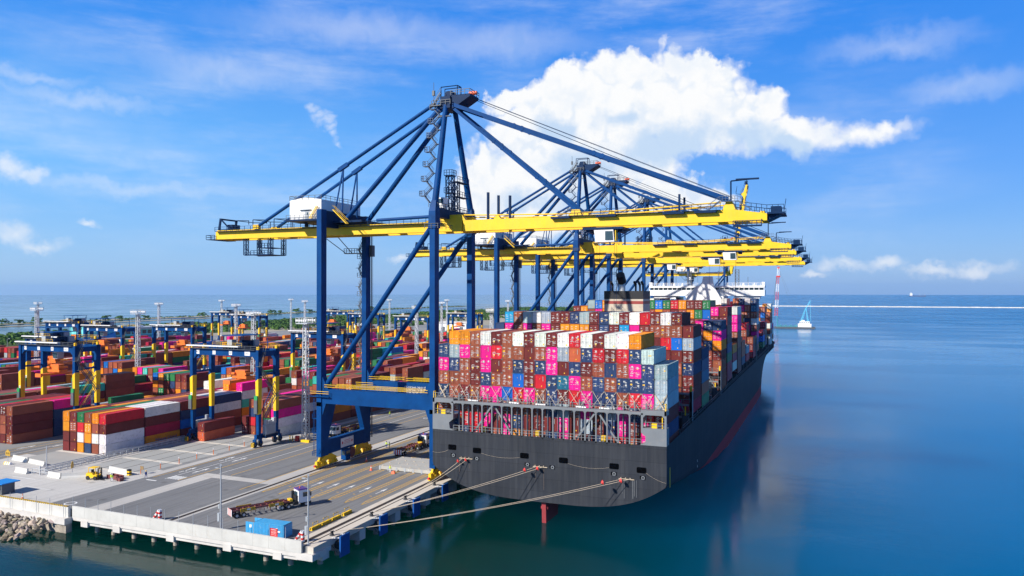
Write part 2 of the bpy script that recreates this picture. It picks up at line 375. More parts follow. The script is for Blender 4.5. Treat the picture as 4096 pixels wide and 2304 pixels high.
h = wmath('ADD', wmath('MULTIPLY', wnoise(1.1, (.4, 1, 1), 5, .6), .11), wmath('MULTIPLY', wnoise(.12, (.5, 1, 1), 2), .16)); L(h, bp.inputs['Height'])
st = n.new('ShaderNodeMapRange'); L(calm, st.inputs[0]); st.inputs[3].default_value = .40; st.inputs[4].default_value = .95; L(wmath('MULTIPLY', st.outputs[0], wmath('SUBTRACT', 1.03, wmath('MAXIMUM', open_sea, bay))), bp.inputs['Strength']); L(bp.outputs[0], b.inputs['Normal'])
WZ = -4.0
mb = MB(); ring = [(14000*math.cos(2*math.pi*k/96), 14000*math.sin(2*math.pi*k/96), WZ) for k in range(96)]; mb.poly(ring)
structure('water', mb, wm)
# land: the slab of the terminal; its seaward and near edges are real faces
E0, E1 = -80.0, 105.3
mb = MB(); mb.box(-560, -148, 118, 900, -6, 0); mb.box(-148, -81.2, 110, 900, -1.1, 0); mb.box(-300, -148, 104.9, 118, -6, 0)
mb.box(-148, -81.2, 105.3, 110, -1.1, 0)
structure('ground', mb, G['yard'])
mb = MB(); mb.box(-81.2, E0, E1, 900, -1.1, 0.004); structure('quay_edge', mb, G['edge'])
def sheet(name, x0, x1, y0, y1, m, z=.004): return structure(name, MB().poly([(x0,y0,z), (x1,y0,z), (x1,y1,z), (x0,y1,z)]), m)
sheet('road', -146.4, -85.2, 105.35, 899, G['asphalt'])
sheet('apron', -299, -146.4, 105, 137, G['apron'])
sheet('pavement', -136.2, -131.9, 106, 139, G['strip'], .008)
sheet('pavement', -131.9, -118.2, 136.0, 138.8, G['strip'], .008)
sheet('pavement', -118.2, -114.9, 136.0, 899, G['strip'], .008)
sheet('pavement', -115.5, -114.9, 105.4, 136, G['strip'], .008)
sheet('pavement', -114.0, -113.2, 105.4, 899, G['strip'], .008)
sheet('pavement', -85.2, -81.2, 105.35, 899, G['edge'])
sheet('pavement', -148.0, -145.6, 130, 899, G['strip'], .008)
sheet('pavement', -172.6, -169.2, 130, 899, G['strip'], .012)
for x in (-114.9, -83.75): sheet('crane_rail', x, x+.9, 105.4, 899, G['slot'], .010)
sheet('cable_slot', -82.1, -81.8, 105.4, 899, G['slot'], .012)
sheet('gravel_bed', -168.6, -150.0, 132, 899, G['gravel'], .007)
for k in range(7): sheet('concrete_pad', -169.0, -149.6, 131.6+11.55*k, 133.1+11.55*k, G['pad'], .010)
for x in (-153.6, -158.8, -164.0): sheet('drain_slot', x, x+.25, 133.2, 200, G['slot'], .012)
sheet('gravel_bed', -192.6, -175.2, 131, 899, G['gravel'], .007)
sheet('concrete_pad', -193, -175, 142.4, 144.6, G['pad'], .010)
sheet('road', -207, -196.5, 128, 899, G['asphalt'], .006)
# painted markings
for i, x in enumerate((-113.1, -108.7, -104.5, -100.3, -96.1, -91.9, -87.9)):
    w = 1.25; mb = MB(); y0, y1, z = 131.4, 300, .014
    def q(a, b_, c, d): mb.poly([(a,c,z), (b_,c,z), (b_,d,z), (a,d,z)])
    q(x, x+.15, y0+1.2, y1); q(x+w-.15, x+w, y0+1.2, y1)
    mb.poly([(x+.06,y0+1.2,z), (x+w/2,y0-1.4,z), (x+w/2+.14,y0-1.2,z), (x+.2,y0+1.2,z)]); mb.poly([(x+w-.2,y0+1.2,z), (x+w/2-.1,y0-1.2,z), (x+w/2+.1,y0-1.4,z), (x+w-.06,y0+1.2,z)])
    for k in range(int((y1-y0)/1.0)): q(x+.15, x+w-.15, y0+1.2+k, y0+1.40+k)
    structure('lane_marking', mb, G['painty'])
for x in (-110.0, -105.8, -101.6, -97.4, -93.2, -89.1):
    mb = MB(); z = .014; mb.poly([(x-.09,138.4,z), (x+.09,138.4,z), (x+.09,141.2,z), (x-.09,141.2,z)]); mb.poly([(x-.42,141.0,z), (x+.42,141.0,z), (x,143.4,z)])
    structure('arrow_marking', mb, G['paintw'])
    mb = MB(); mb.poly([(x-.3,136.4,z), (x+.3,136.4,z), (x+.3,136.65,z), (x-.3,136.65,z)]); structure('number_marking', mb, G['painty'])
for x, m, y0 in ((-144.9,'painty',131), (-141.2,'paintw',131), (-137.2,'painty',131), (-133.2,'paintw',139.4), (-129.5,'painty',139.4), (-118.4,'painty',130), (-200.2,'paintw',131), (-203.6,'painty',131), (-197.2,'painty',131), (-206.5,'painty',131)):
    sheet('line_marking', x, x+.2, y0, 700, G[m], .016)
sheet('line_marking', -144.4, -141.4, 128.6, 129.1, G['paintw'], .016)
for (x, y, f) in ((-139.4,150.5,1), (-139.4,137.5,1), (-143.0,150.0,-1), (-143,137,-1), (-199,146,1), (-205,140,1)):
    mb = MB(); z = .018; mb.poly([(x-.15,y,z), (x+.15,y,z), (x+.15,y+4,z), (x-.15,y+4,z)]); mb.poly([(x-.15,y+1.6,z), (x-.15,y+2.2,z), (x-1.1*f,y+1.4,z)]) ; mb.poly([(x-.6,y+3.6,z), (x+.6,y+3.6,z), (x,y+5.6,z)])
    structure('arrow_marking', mb, G['paintw'])
mb = MB()
for k in range(5): mb.poly([(-141.0+.75*k,131.5,.018), (-140.5+.75*k,131.5,.018), (-140.5+.75*k,134.2,.018), (-141.0+.75*k,134.2,.018)])
structure('word_marking', mb, G['paintw'])
for x, y, r in ((-142.4,108.4,.95), (-126.5,228,.8)):
    mb = MB(); z = .016
    for k in range(20):
        a, c = 2*math.pi*k/20, 2*math.pi*(k+1)/20
        mb.poly([(x+r*math.cos(a),y+r*math.sin(a),z), (x+r*math.cos(c),y+r*math.sin(c),z), (x+(r+.3)*math.cos(c),y+(r+.3)*math.sin(c),z), (x+(r+.3)*math.cos(a),y+(r+.3)*math.sin(a),z)])
    structure('ring_marking', mb, G['paintw'])
for (x0, y0, x1) in ((-166,114,-156), (-178,114,-171), (-176,119,-168)):
    sheet('line_marking', x0, x1, y0, y0+.2, G['paintw'], .010)

# ------------------------------------------------------------------ quay front: parapet, beams, piles, fenders, bollards
t = thing('parapet_wall', 'long white concrete parapet with thin fence posts along the near end of the quay', 'wall', (-110, 105, 0))
mb = MB()
for k in range(16):
    x0 = -27.0+3.44*k; mb.box(x0+.015, x0+3.425, -.35, 0, -1.02, 1.02)
mb.build('wall', M['wallwhite'], t)
for k in range(16):
    MB().tube((-27.0+3.44*k, -.17, 1.02), (-27.0+3.44*k, -.17, 2.95), .045, n=6).build('fence_post', M['galv'], t)
t = thing('quay_beam', 'pale concrete edge beam with hanging block ends below the white parapet', 'beam', (-110, 105, 0))
mb = MB(); mb.box(-27.2, 30.2, -.30, 5, -1.75, -1.02); mb.build('slab', M['concrete'], t)
mb = MB(); mb.box(-25.0, 27.5, -.05, .9, -2.35, -1.752); mb.build('lower_beam', M['concrete'], t)
for x in (-23.6, -15.0, -1.4, 12.0, 23.0): MB().box(x-.9, x+.9, -.42, 2.2, -2.7, -1.50).build('pile_cap', M['concrete'], t)
MB().box(26.8, 30.3, -.34, 3.6, -2.15, -1.10).build('pile_cap', M['concrete'], t)
pile0 = None; px = [-132.4,-127.9,-122.5,-117.4,-112.0,-106.8,-101.5,-96.2,-91.0,-85.7]
for i, x in enumerate(px):
    if pile0 is None:
        pile0 = MB().tube((0,0,-7), (0,0,-2.9), .5, .48, n=12).build('pile', M['pile']); pile0.location = (x, 106.6, 0); o = pile0
    else: o = pile0.copy(); COL.objects.link(o); o.location = (x, 106.6, 0)
    tag(o, f'round weathered concrete pile in the water under the parapet, {ORD[i]} from the rocks', 'pile', 'piles under the near end of the quay')
for i in range(12):                    # blocks under the seaward edge
    o = MB().box(-82.6, -80.15, 0, 1.9, -3.1, -1.10).build('concrete_block', M['concrete']); o.location = (0, 106.6+6.3*i if i else 108.0, 0)
    tag(o, f'pale concrete block under the seaward quay edge, {ORD[i]} from the near corner', 'block', 'blocks under the quay edge')
    p = pile0.copy(); COL.objects.link(p); p.location = (-81.3, o.location.y+.9, 0); tag(p, f'dark round pile under the seaward quay edge, {ORD[i]} from the near corner', 'pile', 'piles under the quay edge')
def fender(y, lab):
    t = thing('fender', lab, 'fender', (-79.0, y, 0), 0, 'blue fenders along the quay')
    MB().box(.5, .8, -1.35, 1.35, -3.1, .55).build('panel', M['fender'], t)
    mb = MB(); mb.tube((-1, 0, -1.4), (.5, 0, -1.4), .75, .95, n=14); mb.build('rubber_cone', M['rubber'], t)
    for s in (-1, 1):
        mb = MB()
        for k in range(9):
            a = k/9; p = Vector((-1.2+1.8*a, s*1.15, .0+.25*a)); mb.disc(p, (0,1,0) if k % 2 else (0,0,1), .10, .07, n=6)
        mb.build('chain', M['white'], t)
    mb = MB().beam((-1.2, -1.2, -1.2), (.5, -1.1, -3.0), .06, .06); mb.build('tie_rod', M['dgrey'], t)
    return t
f0 = fender(111.9, 'nearest blue fender panel on the quay edge by the corner')
for k in range(1, 6): copy_tree(f0, (-79.0, 111.9+12.6*k, 0), 0, f'blue fender panel on white chains, {ORD[k]} along the quay edge from the corner')
def bollard(y, lab):
    t = thing('bollard', lab, 'bollard', (-81.0, y, 0), 0, 'bollards along the quay edge')
    MB().tube((0,0,.004), (0,0,.1), .48, n=12).build('base_plate', M['dgrey'], t)
    mb = MB(); mb.tube((0,0,.1), (.05,0,.5), .34, .2, n=12); mb.tube((.05,0,.5), (-.06,0,.78), .2, .36, n=12); mb.build('post', M['black'], t)
    return t
b0 = bollard(111.9, 'black bollard nearest the corner of the quay with ropes around it')
for k in range(1, 5): copy_tree(b0, (-81.0, 111.9+12.6*k, 0), 0, f'black mooring bollard on the pale quay edge, {ORD[k]} from the near corner')

# left of the parapet: retaining wall and rocks
t = thing('retaining_wall', 'stained pale retaining wall with a striped top beside the rock slope', 'wall', (-150, 105, 0))
mb = MB(); mb.box(-20, 12.6, -.9, -.35, -1.1, .90)
mb.build('upper_wall', M['wallwhite'], t)
mb = MB(); mb.box(-20, 12.9, -1.9, -.3, -2.3, -1.102); mb.build('ledge', M['concrete'], t); mb = MB(); mb.box(-20, 12.9, -1.6, -.3, -6, -2.302); mb.build('footing', M['pile'], t)
mb = MB()
for k in range(54): mb.box(-20+.6*k, -19.7+.6*k, -.93, -.33, .90, .98, 0); mb.box(-19.7+.6*k, -19.4+.6*k, -.93, -.33, .90, .98, 1)
mb.build('striped_edge', [M['yellow'], M['black']], t)
for k in range(9): MB().tube((-19.5+3.9*k, -1.2, -1.1), (-19.5+3.9*k, -1.2, 2.3), .045, n=6).build('fence_post', M['galv'], t)
def rock(seed, r):
    rr = random.Random(seed); mb = MB()
    import bmesh
    bm = bmesh.new(); bmesh.ops.create_icosphere(bm, subdivisions=1, radius=1)
    s = (rr.uniform(.7,1.35), rr.uniform(.7,1.2), rr.uniform(.5,.85))
    for v in bm.verts:
        k = rr.uniform(.75, 1.2); v.co = Vector((round(v.co.x*1.5)/1.5*s[0]*k if rr.random()<.5 else v.co.x*s[0]*k, v.co.y*s[1]*k, v.co.z*s[2]*k))*r
    me = bpy.data.meshes.new('rock'); bm.to_mesh(me); bm.free(); return me
M['rock'] = mat('rock', 'OBJ', .9, .25, 1.2, dirt=(.07, .065, .05), dirt_amt=.5, bump=.3)
rk = [rock(s, 1) for s in range(6)]
for me in rk: me.materials.append(M['rock'])
k = 0
rr = random.Random(3)
cells = [(i, j) for j in range(9) for i in range(24)]
for i, j in cells:
    x = -168+1.25*i+rr.uniform(-.4,.4)+.6*(j % 2); y = 103.2-.85*j+rr.uniform(-.25,.25); z = -2.0-.27*j+rr.uniform(-.2,.25)
    if x > -139.9-.3*j: continue
    o = bpy.data.objects.new('rock', rk[(i*3+j) % 6]); COL.objects.link(o); sc = rr.uniform(.36, .86); o.scale = (sc, sc, sc*.95); o.rotation_euler = (rr.uniform(-.8,.8), rr.uniform(-.8,.8), rr.uniform(0,6)); o.location = (x, y, z)
    g = rr.uniform(.12, .46); o.color = (g*1.1, g*rr.uniform(.84,.96), g*rr.uniform(.58,.84), 1)
    tone = 'pale' if g > .33 else 'dark grey' if g < .20 else 'tan grey'
    rowt = 'in the top row against the wall' if j == 0 else 'in the lowest row at the waterline' if j == 8 else f'in the {ORD[j]} row down from the wall'
    tag(o, f'{tone} rock {rowt}, {ORD[23-i]} from the quay corner', 'rock', 'armour rocks of the shore slope')

# ------------------------------------------------------------------ far land
def strip_poly(name, pts, m, z): return structure(name, MB().poly([(x, y, z) for x, y in pts]), m)
rr = random.Random(11)
def wob(x, ys, amp): return [(x+rr.uniform(-amp, amp), y) for y in ys]
ys = list(range(560, 2300, 60))
strip_poly('spit', wob(-1085, ys, 9)+wob(-1135, ys[::-1], 10), G['sand'], -3.5)
ys2 = list(range(600, 1180, 50)); strip_poly('spit', wob(-1010, ys2, 5)+wob(-1034, ys2[::-1], 6), G['sand'], -3.6)
ys3 = list(range(330, 2000, 70)); strip_poly('shore_land', wob(-560, ys3, 2)+wob(-765, ys3[::-1], 14), G['mud'], -.6)
strip_poly('shore_land', [(-560,300), (-330,880), (-300,1000), (-330,1250), (-520,1500), (-640,1700), (-640,900)], G['sand'], -.5)
M['leaf'] = mat('leaf', (.072, .145, .024), .8, .4, .05, dirt=(.022, .06, .014), dirt_amt=.7, spec=.2)
def crown(mb, c, r, rr, k=34, fs=.5):
    for _ in range(k):
        d = Vector((rr.gauss(0,1), rr.gauss(0,1), rr.gauss(0,.8))).normalized(); q = Vector(c)+Vector((d.x*r, d.y*r, abs(d.z)*r*.75-.1*r))*rr.uniform(.6, 1.05)
        a = Vector((rr.uniform(-1,1), rr.uniform(-1,1), rr.uniform(-1,1))).normalized()*r*fs; b_ = d.cross(a).normalized()*r*fs*rr.uniform(.6,1); a = b_.cross(d).normalized()*r*fs
        mb.poly([q-a-b_*.6, q+a-b_*.8, q+b_])
    return mb
rr = random.Random(5); mb = MB()
for _ in range(5200):
    y = rr.uniform(330, 1950); x = rr.uniform(-768, -560) if rr.random() < .93 else rr.uniform(-600, -480)
    if x > -600 and y < 700: continue
    r = rr.uniform(1.7, 3.6)*(1+.3*math.sin(x*.05)*math.sin(y*.03)); crown(mb, (x, y, rr.uniform(.2, 2.0)+1.1*math.sin(x*.03+y*.017)), r, rr, 15, .6)
tag(mb.build('mangrove', M['leaf']), kind='stuff')
mb = MB()
for _ in range(700):
    y = rr.uniform(560, 2250); x = rr.uniform(-1132, -1090); crown(mb, (x, y, -3.2), rr.uniform(1.2, 2.6), rr, 9, .6)
tag(mb.build('shrubs', M['leaf']), kind='stuff')
M['bark'] = mat('bark', (.12, .09, .06), .9, .2, 1)
def tree(seed):
    rr = random.Random(seed); t = thing('tree', 'x', 'tree'); mb = MB(); mb.tube((0,0,-.5), (.4,0,3.2), .35, .2, n=7)
    for k in range(5):
        a = k*1.26+rr.uniform(-.3,.3); mb.tube((.3,0,2.4), (3*math.cos(a), 3*math.sin(a), 5.2+rr.uniform(-.5,1)), .16, .06, n=5)
    mb.build('trunk', M['bark'], t)
    mb = MB()
    for k in range(11):
        a = rr.uniform(0, 6.28); d = rr.uniform(0, 4.2); crown(mb, (d*math.cos(a), d*math.sin(a), rr.uniform(1.4, 5.0)), rr.uniform(1.3, 2.4), rr, 26, .45)
    mb.build('crown', M['leaf'], t); return t
spots = [(-1110,735,1.5),(-1108,760,1.2),(-1112,790,1.6),(-1106,905,1.6),(-1110,935,1.3),(-1108,985,1.2),(-1112,1120,1.5),(-1109,1170,1.2),(-1108,1315,1.7),(-1112,1345,1.3),(-1110,1400,1.9),(-1106,1440,1.4),(-1110,1700,1.8),(-1108,1950,2.0)]
tp = [tree(21), tree(22)]
for i, (x, y, s) in enumerate(spots):
    lab = f'dark bushy tree on the far sand spit, {ORD[i]} from the left'
    if i < 2: o = tp[i]; o['label'] = lab; o['group'] = 'trees on the spit'; o.location = (x, y, -3.4)
    else: o = copy_tree(tp[i % 2], (x, y, -3.4), i*1.1, lab, 'trees on the spit')
    o.scale = (s*1.1, s*1.1, s*.8)
mb = MB(); rr = random.Random(8)
for k in range(110):
    x0 = -420+11*k; h = rr.uniform(-.3,.4); mb.hexa([(x0,2622,-5),(x0+11.2,2622,-5),(x0+11.2,2640,-5),(x0,2640,-5),(x0,2627,-1.6+h),(x0+11.2,2627,-1.7+h),(x0+11.2,2635,-1.7+h),(x0,2635,-1.6+h)])
tag(mb.build('breakwater', mat('pale_rock', (.62,.60,.55), .9, .3, .3)), 'long low pale stone breakwater across the sea near the horizon', 'breakwater')
# ------------------------------------------------------------------ ship-to-shore cranes
M['stair'] = mat('stair', (.07,.10,.16), .6, .1, 1)
BL, NV, YE, WH = M['crane_blue'], M['crane_navy'], M['yellow'], M['white']
LX, SY = -31.2, 9.7
HX = 4.0                                # boom hinge
def make_sts(boom_up=False):
    t = thing('quay_crane', 'x', 'crane')
    # legs: lower part splays inwards below the portal
    for x in (LX, 0.0):
        for s in (-1, 1):
            mb = MB(); w = .68
            mb.box(x-w, x+w, s*SY-1.05, s*SY+1.05, 15.2, 57.6 if x == 0 else 63.2)
            o, i1, i2 = s*(SY+1.05), s*(SY-5.0), s*(SY-1.9)
            mb.prism([(o,16.2), (i1,15.2), (i1+s*.6,13.6), (i2,7.0), (i2,2.9), (o,2.9)] if s > 0 else [(o,2.9), (i2,2.9), (i2,7.0), (i1+s*.6,13.6), (i1,15.2), (o,16.2)], 'x', x-w-.01, x+w+.01)
            mb.disc((x, s*(SY+1.06), 4.2), (0,1,0), .5, .25, n=14); mb.disc((x+w, s*SY, 4.2), (1,0,0), .55, .2, n=14)
            for z in (22, 30, 38, 46, 54): mb.box(x-w-.012, x+w+.012, s*SY-1.062, s*SY+1.062, z, z+.08)
            lg = mb.build('leg', BL, t)
            if x == 0.0:
                mb = MB(); mb.hexa([(-.95,s*SY-1.25,57.6), (.95,s*SY-1.25,57.6), (.95,s*SY+1.25,57.6), (-.95,s*SY+1.25,57.6), (-.85,s*SY-1.1,61.5), (.85,s*SY-1.1,61.5), (.85,s*SY+1.1,61.5), (-.85,s*SY+1.1,61.5)])
                mb.hexa([(-.85,s*SY-1.1,61.5), (.85,s*SY-1.1,61.5), (.85,s*SY+1.1,61.5), (-.85,s*SY+1.1,61.5), (-.6,s*SY*.96-.7,64), (.6,s*SY*.96-.7,64), (.6,s*SY*.96+.7,64), (-.6,s*SY*.96+.7,64)])
                mb.build('leg_head', BL, t)
    for s in (-1, 1):                   # portal beams across the rails with corner gussets
        mb = MB(); y = s*SY; mb.box(LX+.69, -.69, y-.8, y+.8, 15.9, 19.4)
        for x, d in ((LX+.69, 1), (-.69, -1)):
            P = [(x, 19.4), (x+d*1.9, 19.4), (x, 22.6)]; Q = [(x, 15.9), (x, 12.6), (x+d*1.2, 15.9)]
            if d < 0: P, Q = P[::-1], Q[::-1]
            mb.prism(P, 'y', y-.78, y+.78); mb.prism(Q, 'y', y-.78, y+.78)
        mb.build('portal_beam', BL, t)
        mb = MB()
        for yy in (y-.9, y+.9):
            for z in (19.97, 20.5): mb.beam((LX+1.5,yy,z),(-1.2,yy,z),.08,.09,0)
            for k in range(15): mb.beam((LX+1.5+2.03*k,yy,19.4),(LX+1.5+2.03*k,yy,20.5),.06,.06,1)
        mb.box(LX-.9, LX+.2, y-1.5, y-1.06, 17.6, 17.8, 1)
        for z in (18.4, 18.9): mb.beam((LX-2.2,y-1.5,z),(LX+3.2,y-1.5,z),.09,.09,0)
        for k in range(4): mb.beam((LX-2.2+1.8*k,y-1.5,17.7),(LX-2.2+1.8*k,y-1.5,18.9),.06,.06,1)
        mb.box(LX-2.2,LX+3.2,y-1.55,y-1.06,17.55,17.7,1)
        mb.build('guard_rail', [YE, BL], t)
        mb = MB(); mb.tube((LX+1.4, y, 20.2), (-1.0, y, 57.6), .62, n=14); mb.build('diagonal_brace', BL, t)
    for x in (LX, 0.0):                 # sill beams along the rails
        mb = MB(); mb.box(x-.66, x+.66, -SY+1.95, SY-1.95, 3.1, 6.6); sb = mb.build('sill_beam', BL if x else BL, t)
        if x < 0:
            bn = MB().box(x+.665, x+.70, -2.6, 2.9, 3.6, 5.9).build('banner', WH, sb)
            for y in (-1.9, 2.2):
                mb = MB(); mb.poly([(x+.71,y-.34,4.75), (x+.71,y,4.3), (x+.71,y+.34,4.75), (x+.71,y,5.2)]); mb.build('emblem', M['red'], sb)
            mb = MB(); mb.box(x+.70, x+.712, -1.1, 1.5, 5.15, 5.25); mb.box(x+.70, x+.712, -1.2, 1.6, 4.75, 4.82); mb.box(x+.70, x+.712, -1.2, 1.5, 4.4, 4.46); mb.build('writing', M['red'], sb)
            mb = MB(); mb.box(x-.5, x+.9, -.9, 1.2, .25, 2.9); b = mb.build('electrical_house', BL, t)
            MB().box(x+.905, x+.93, -.6, 1.0, 1.4, 2.4).box(x-.3, x+.7, -.93, -.905, 1.4, 2.4).build('window', M['glass'], b)
            mb = MB(); mb.disc((x+.3, 2.6, 1.6), (1,0,0), 1.35, .5, n=18); mb.build('cable_reel', M['maroon'], t)
    for x in (LX, 0.0):                 # bogies: a balance beam, two trucks, eight wheels
        for s in (-1, 1):
            y0 = s*(SY-2.3); mb = MB()
            mb.hexa([(x-.55,y0-3.6,1.7),(x+.55,y0-3.6,1.7),(x+.55,y0+3.6,1.7),(x-.55,y0+3.6,1.7),(x-.5,y0-1.3,2.95),(x+.5,y0-1.3,2.95),(x+.5,y0+1.3,2.95),(x-.5,y0+1.3,2.95)])
            for d in (-1, 1):
                c = y0+d*2.1; mb.hexa([(x-.5,c-1.9,.45),(x+.5,c-1.9,.45),(x+.5,c+1.9,.45),(x-.5,c+1.9,.45),(x-.45,c-.9,1.75),(x+.45,c-.9,1.75),(x+.45,c+.9,1.75),(x-.45,c+.9,1.75)])
                mb.box(x+.5, x+.85, c-1.2, c-.3, .7, 1.5); mb.box(x+.5, x+.85, c+.3, c+1.0, .6, 1.3)
                mb.tube((x+.2, c-1.5, 1.5), (x+.2, c-1.1, 2.6), .18, n=8)
            mb.hexa([(x-.4,y0+s*4.0-.5,.3),(x+.4,y0+s*4.0-.5,.3),(x+.4,y0+s*4.0+.5,.3),(x-.4,y0+s*4.0+.5,.3),(x-.3,y0+s*4.0-.4,1.9),(x+.3,y0+s*4.0-.4,1.9),(x+.3,y0+s*4.0+.4,1.9),(x-.3,y0+s*4.0+.4,1.9)])
            mb.tube((x, y0+s*3.2, 1.9), (x, y0+s*2.4, 3.4), .3, n=8)
            bg = mb.build('bogie', YE, t)
            for d in (-3.4, -2.4, -1.4, -.6, .6, 1.4, 2.4, 3.4):
                MB().disc((x, y0+d, .36), (1,0,0), .34, .5, n=12).build('wheel', M['galv'], bg)
            MB().tube((x, y0+s*4.5, .9), (x, y0+s*5.1, .9), .25, n=10).build('buffer', M['red'], bg)
    # upper works
    mb = MB(); mb.box(LX-.66, LX+.66, -SY+1.06, SY-1.06, 59.0, 63.0); mb.box(LX-1.2, LX+9.0, -6, 6, 60.2, 60.7); mb.build('cross_beam', NV, t)
    mb = MB(); mb.box(-.8, .8, -SY+1.12, SY-1.12, 60.2, 62.4); mb.build('cross_beam', NV, t)
    mb = MB(); mb.rail([(.9,-SY,62.4), (.9,SY,62.4)], 1.1, .045, 2); mb.rail([(-.9,-SY-1,62.4), (-.9,SY+1,62.4)], 1.1, .045, 2); mb.rail([(-1.8,-SY-1.3,57.5), (1.6,-SY-1.3,57.5), (1.6,SY+1.3,57.5)], 1.1, .05, 2); mb.build('guard_rail', M['dgrey'], t)
    for s in (-1, 1):
        mb = MB(); mb.tube((-1, s*SY, 60.3), (-15.5, s*SY*.98, 60.0), .38, n=10); mb.build('tie_tube', BL, t)
    mb = MB()
    for s in (-1, 1):
        mb.box(-70, HX, s*3.0-.6, s*3.0+.6, 57.3, 59.75)
    for x in (-69.5, -50, -33, -16, -3): mb.box(x-.4, x+.4, -2.39, 2.39, 57.6, 59.4)
    mb.hexa([(-70.6,-3.6,57.3),(-70,-3.6,57.3),(-70,3.6,57.3),(-70.6,3.6,57.3),(-70.6,-3.6,59.2),(-70,-3.6,59.75),(-70,3.6,59.75),(-70.6,3.6,59.2)])
    for s in (-1, 1): mb.hexa([(-6,s*3-.62,59.75),(HX+1,s*3-.62,59.75),(HX+1,s*3+.62,59.75),(-6,s*3+.62,59.75),(-2,s*3-.6,61.2),(HX,s*3-.6,61.2),(HX,s*3+.6,61.2),(-2,s*3+.6,61.2)])
    gd_ = mb.build('girder', YE, t)
    mb = MB()
    for s in (-1, 1):
        mb.box(-70, -1, s*4.1-.5, s*4.1+.5, 59.3, 59.4); mb.rail([(-70, s*4.55, 59.4), (-1, s*4.55, 59.4)], 1.1, .045, 2.0)
    for x in (-64, -58, -51, -45): mb.path([(x,-3.4,59.8), (x,-3.4,62.2), (x+4.6,-3.4,62.0), (x+4.6,-3.4,61)], .11); mb.path([(x,3.4,59.8), (x,3.4,62.2), (x+4.6,3.4,62.0)], .11); mb.beam((x,-3.4,62.2),(x,3.4,62.2),.15,.15)
    mb.box(-70.4,-66.5,-3,3,59.8,60.0); mb.beam((-70,-3,59.8),(-69.4,-3,63.0),.5,.4); mb.beam((-70,3,59.8),(-69.4,3,63.0),.5,.4); mb.beam((-69.4,-3,62.8),(-69.4,3,62.8),.4,.4); mb.beam((-69.4,-3,62.8),(-66.2,-3,60),.3,.3); mb.box(-68.5,-66.8,-1.5,1.5,60,61.4); mb.box(-73.6,-70.6,-4,4,57.2,57.35); mb.rail([(-73.6,-4,57.35),(-73.6,4,57.35)],1.1,.05,2); mb.rail([(-70.6,-4,57.35),(-73.6,-4,57.35)],1.1,.05,1.5)
    mb.build('walkway', NV, t)
    # maintenance cage hung below the back reach
    mb = MB()
    for y in (-2.6, 2.6):
        mb.lattice((-61.0,y,57.3), (-61.0,y,52.9), .9, .07, 1.2); mb.lattice((-52.8,y,57.3), (-52.8,y,52.9), .9, .07, 1.2)
        mb.beam((-61.4,y,52.9),(-52.4,y,52.9),.35,.3); mb.beam((-61,y,54.6),(-59.2,y,52.9),.12,.12)
    mb.box(-59.5,-52.6,-2.6,2.6,52.8,52.95); mb.rail([(-59.5,-2.6,52.95),(-52.6,-2.6,52.95)],1.1,.06,1.2); mb.box(-57,-53,-2.4,2.4,54.7,54.85); mb.rail([(-57,-2.4,54.85),(-53,-2.4,54.85)],1.1,.06,1); mb.lattice((-56.7,-2.4,57.3),(-56.7,-2.4,54.8),.5,.05)
    mb.build('maintenance_cage', NV, t)
    # machinery house
    x0, x1, y0, y1, z0, z1 = -42.2, -32.6, -8, 9, 61.2, 66.2
    mb = MB(); mb.prism([(x0,z0), (x1,z0), (x1,z1-.2), ((x0+x1)/2,z1+.5), (x0,z1-.2)], 'y', y0, y1)
    mh = mb.build('machinery_house', WH, t)
    MB().box(x0-.6,x1+.8,y0-.9,y1+.5,60.72,61.15).box(x0+1,x0+1.6,-3.4,-2.6,59.8,60.7).box(x1-2,x1-1.4,-3.4,-2.6,59.8,60.7).build('platform', NV, mh)
    MB().box(-37.6,-36.2,y0-.06,y0+.02,61.3,63.4).build('door', M['grey'], mh); MB().box(-36.9,-36.5,y0-.09,y0-.05,62.2,62.9).build('door_window', M['glass'], mh)
    MB().box(-39,-35.6,y0-.5,y0,63.5,63.62).build('canopy', M['grey'], mh)
    mb = MB(); mb.rail([(x0,y0,z1-.2),(x1,y0,z1-.2),(x1,y1,z1-.2)],1.1,.05,1.8); mb.rail([(x0,y0,z1-.2),(x0,y1,z1-.2)],1.1,.05,1.8); mb.rail([(x0-.5,y0-.8,61.15),(x1+.7,y0-.8,61.15)],1.1,.04,1.4); mb.build('roof_rail', M['dgrey'], mh)
    mb = MB(); mb.stair((-35.5,y0-.6,61.3),(-33.4,y0-.6,64.2),.7,(0,1,0)); mb.stair((LX+2.5,-SY+1.4,63.2),(LX+6.5,-SY+1.4,59.6),.8,(0,1,0)); mb.build('stair', YE, mh)
    # A-frame
    ax, az_ = -.7, 88.0
    for s in (-1, 1):
        mb = MB(); mb.tube((0, s*SY*.96, 63.5), (ax-.2, s*2.0, 88.6), .78, .6, n=16); mb.build('tower_leg', BL, t)
        mb = MB(); mb.tube((LX+4.0, s*4.6, 61.5), (ax-1.6, s*2.0, 87.4), .60, n=14); mb.build('tower_strut', BL, t)
        mb = MB(); mb.tube((-56.5, s*3.6, 60.2), (ax-3.0, s*2.4, 88.2), .42, n=10); A_, B_ = Vector((-56.5,s*3.6,60.2)), Vector((ax-3.0,s*2.4,88.2)); mb.beam(A_.lerp(B_,.485),A_.lerp(B_,.535),.85,.95)
        K_ = A_.lerp(B_,.51); mb.beam(K_,(K_.x-.2,s*3.3,62),.28,.28); mb.beam(K_,(K_.x-2.6,s*3.3,62),.28,.28); mb.box(-57.4,-55.6,s*3.6-.5,s*3.6+.5,59.7,60.8,1); mb.build('backstay', [BL, YE], t)
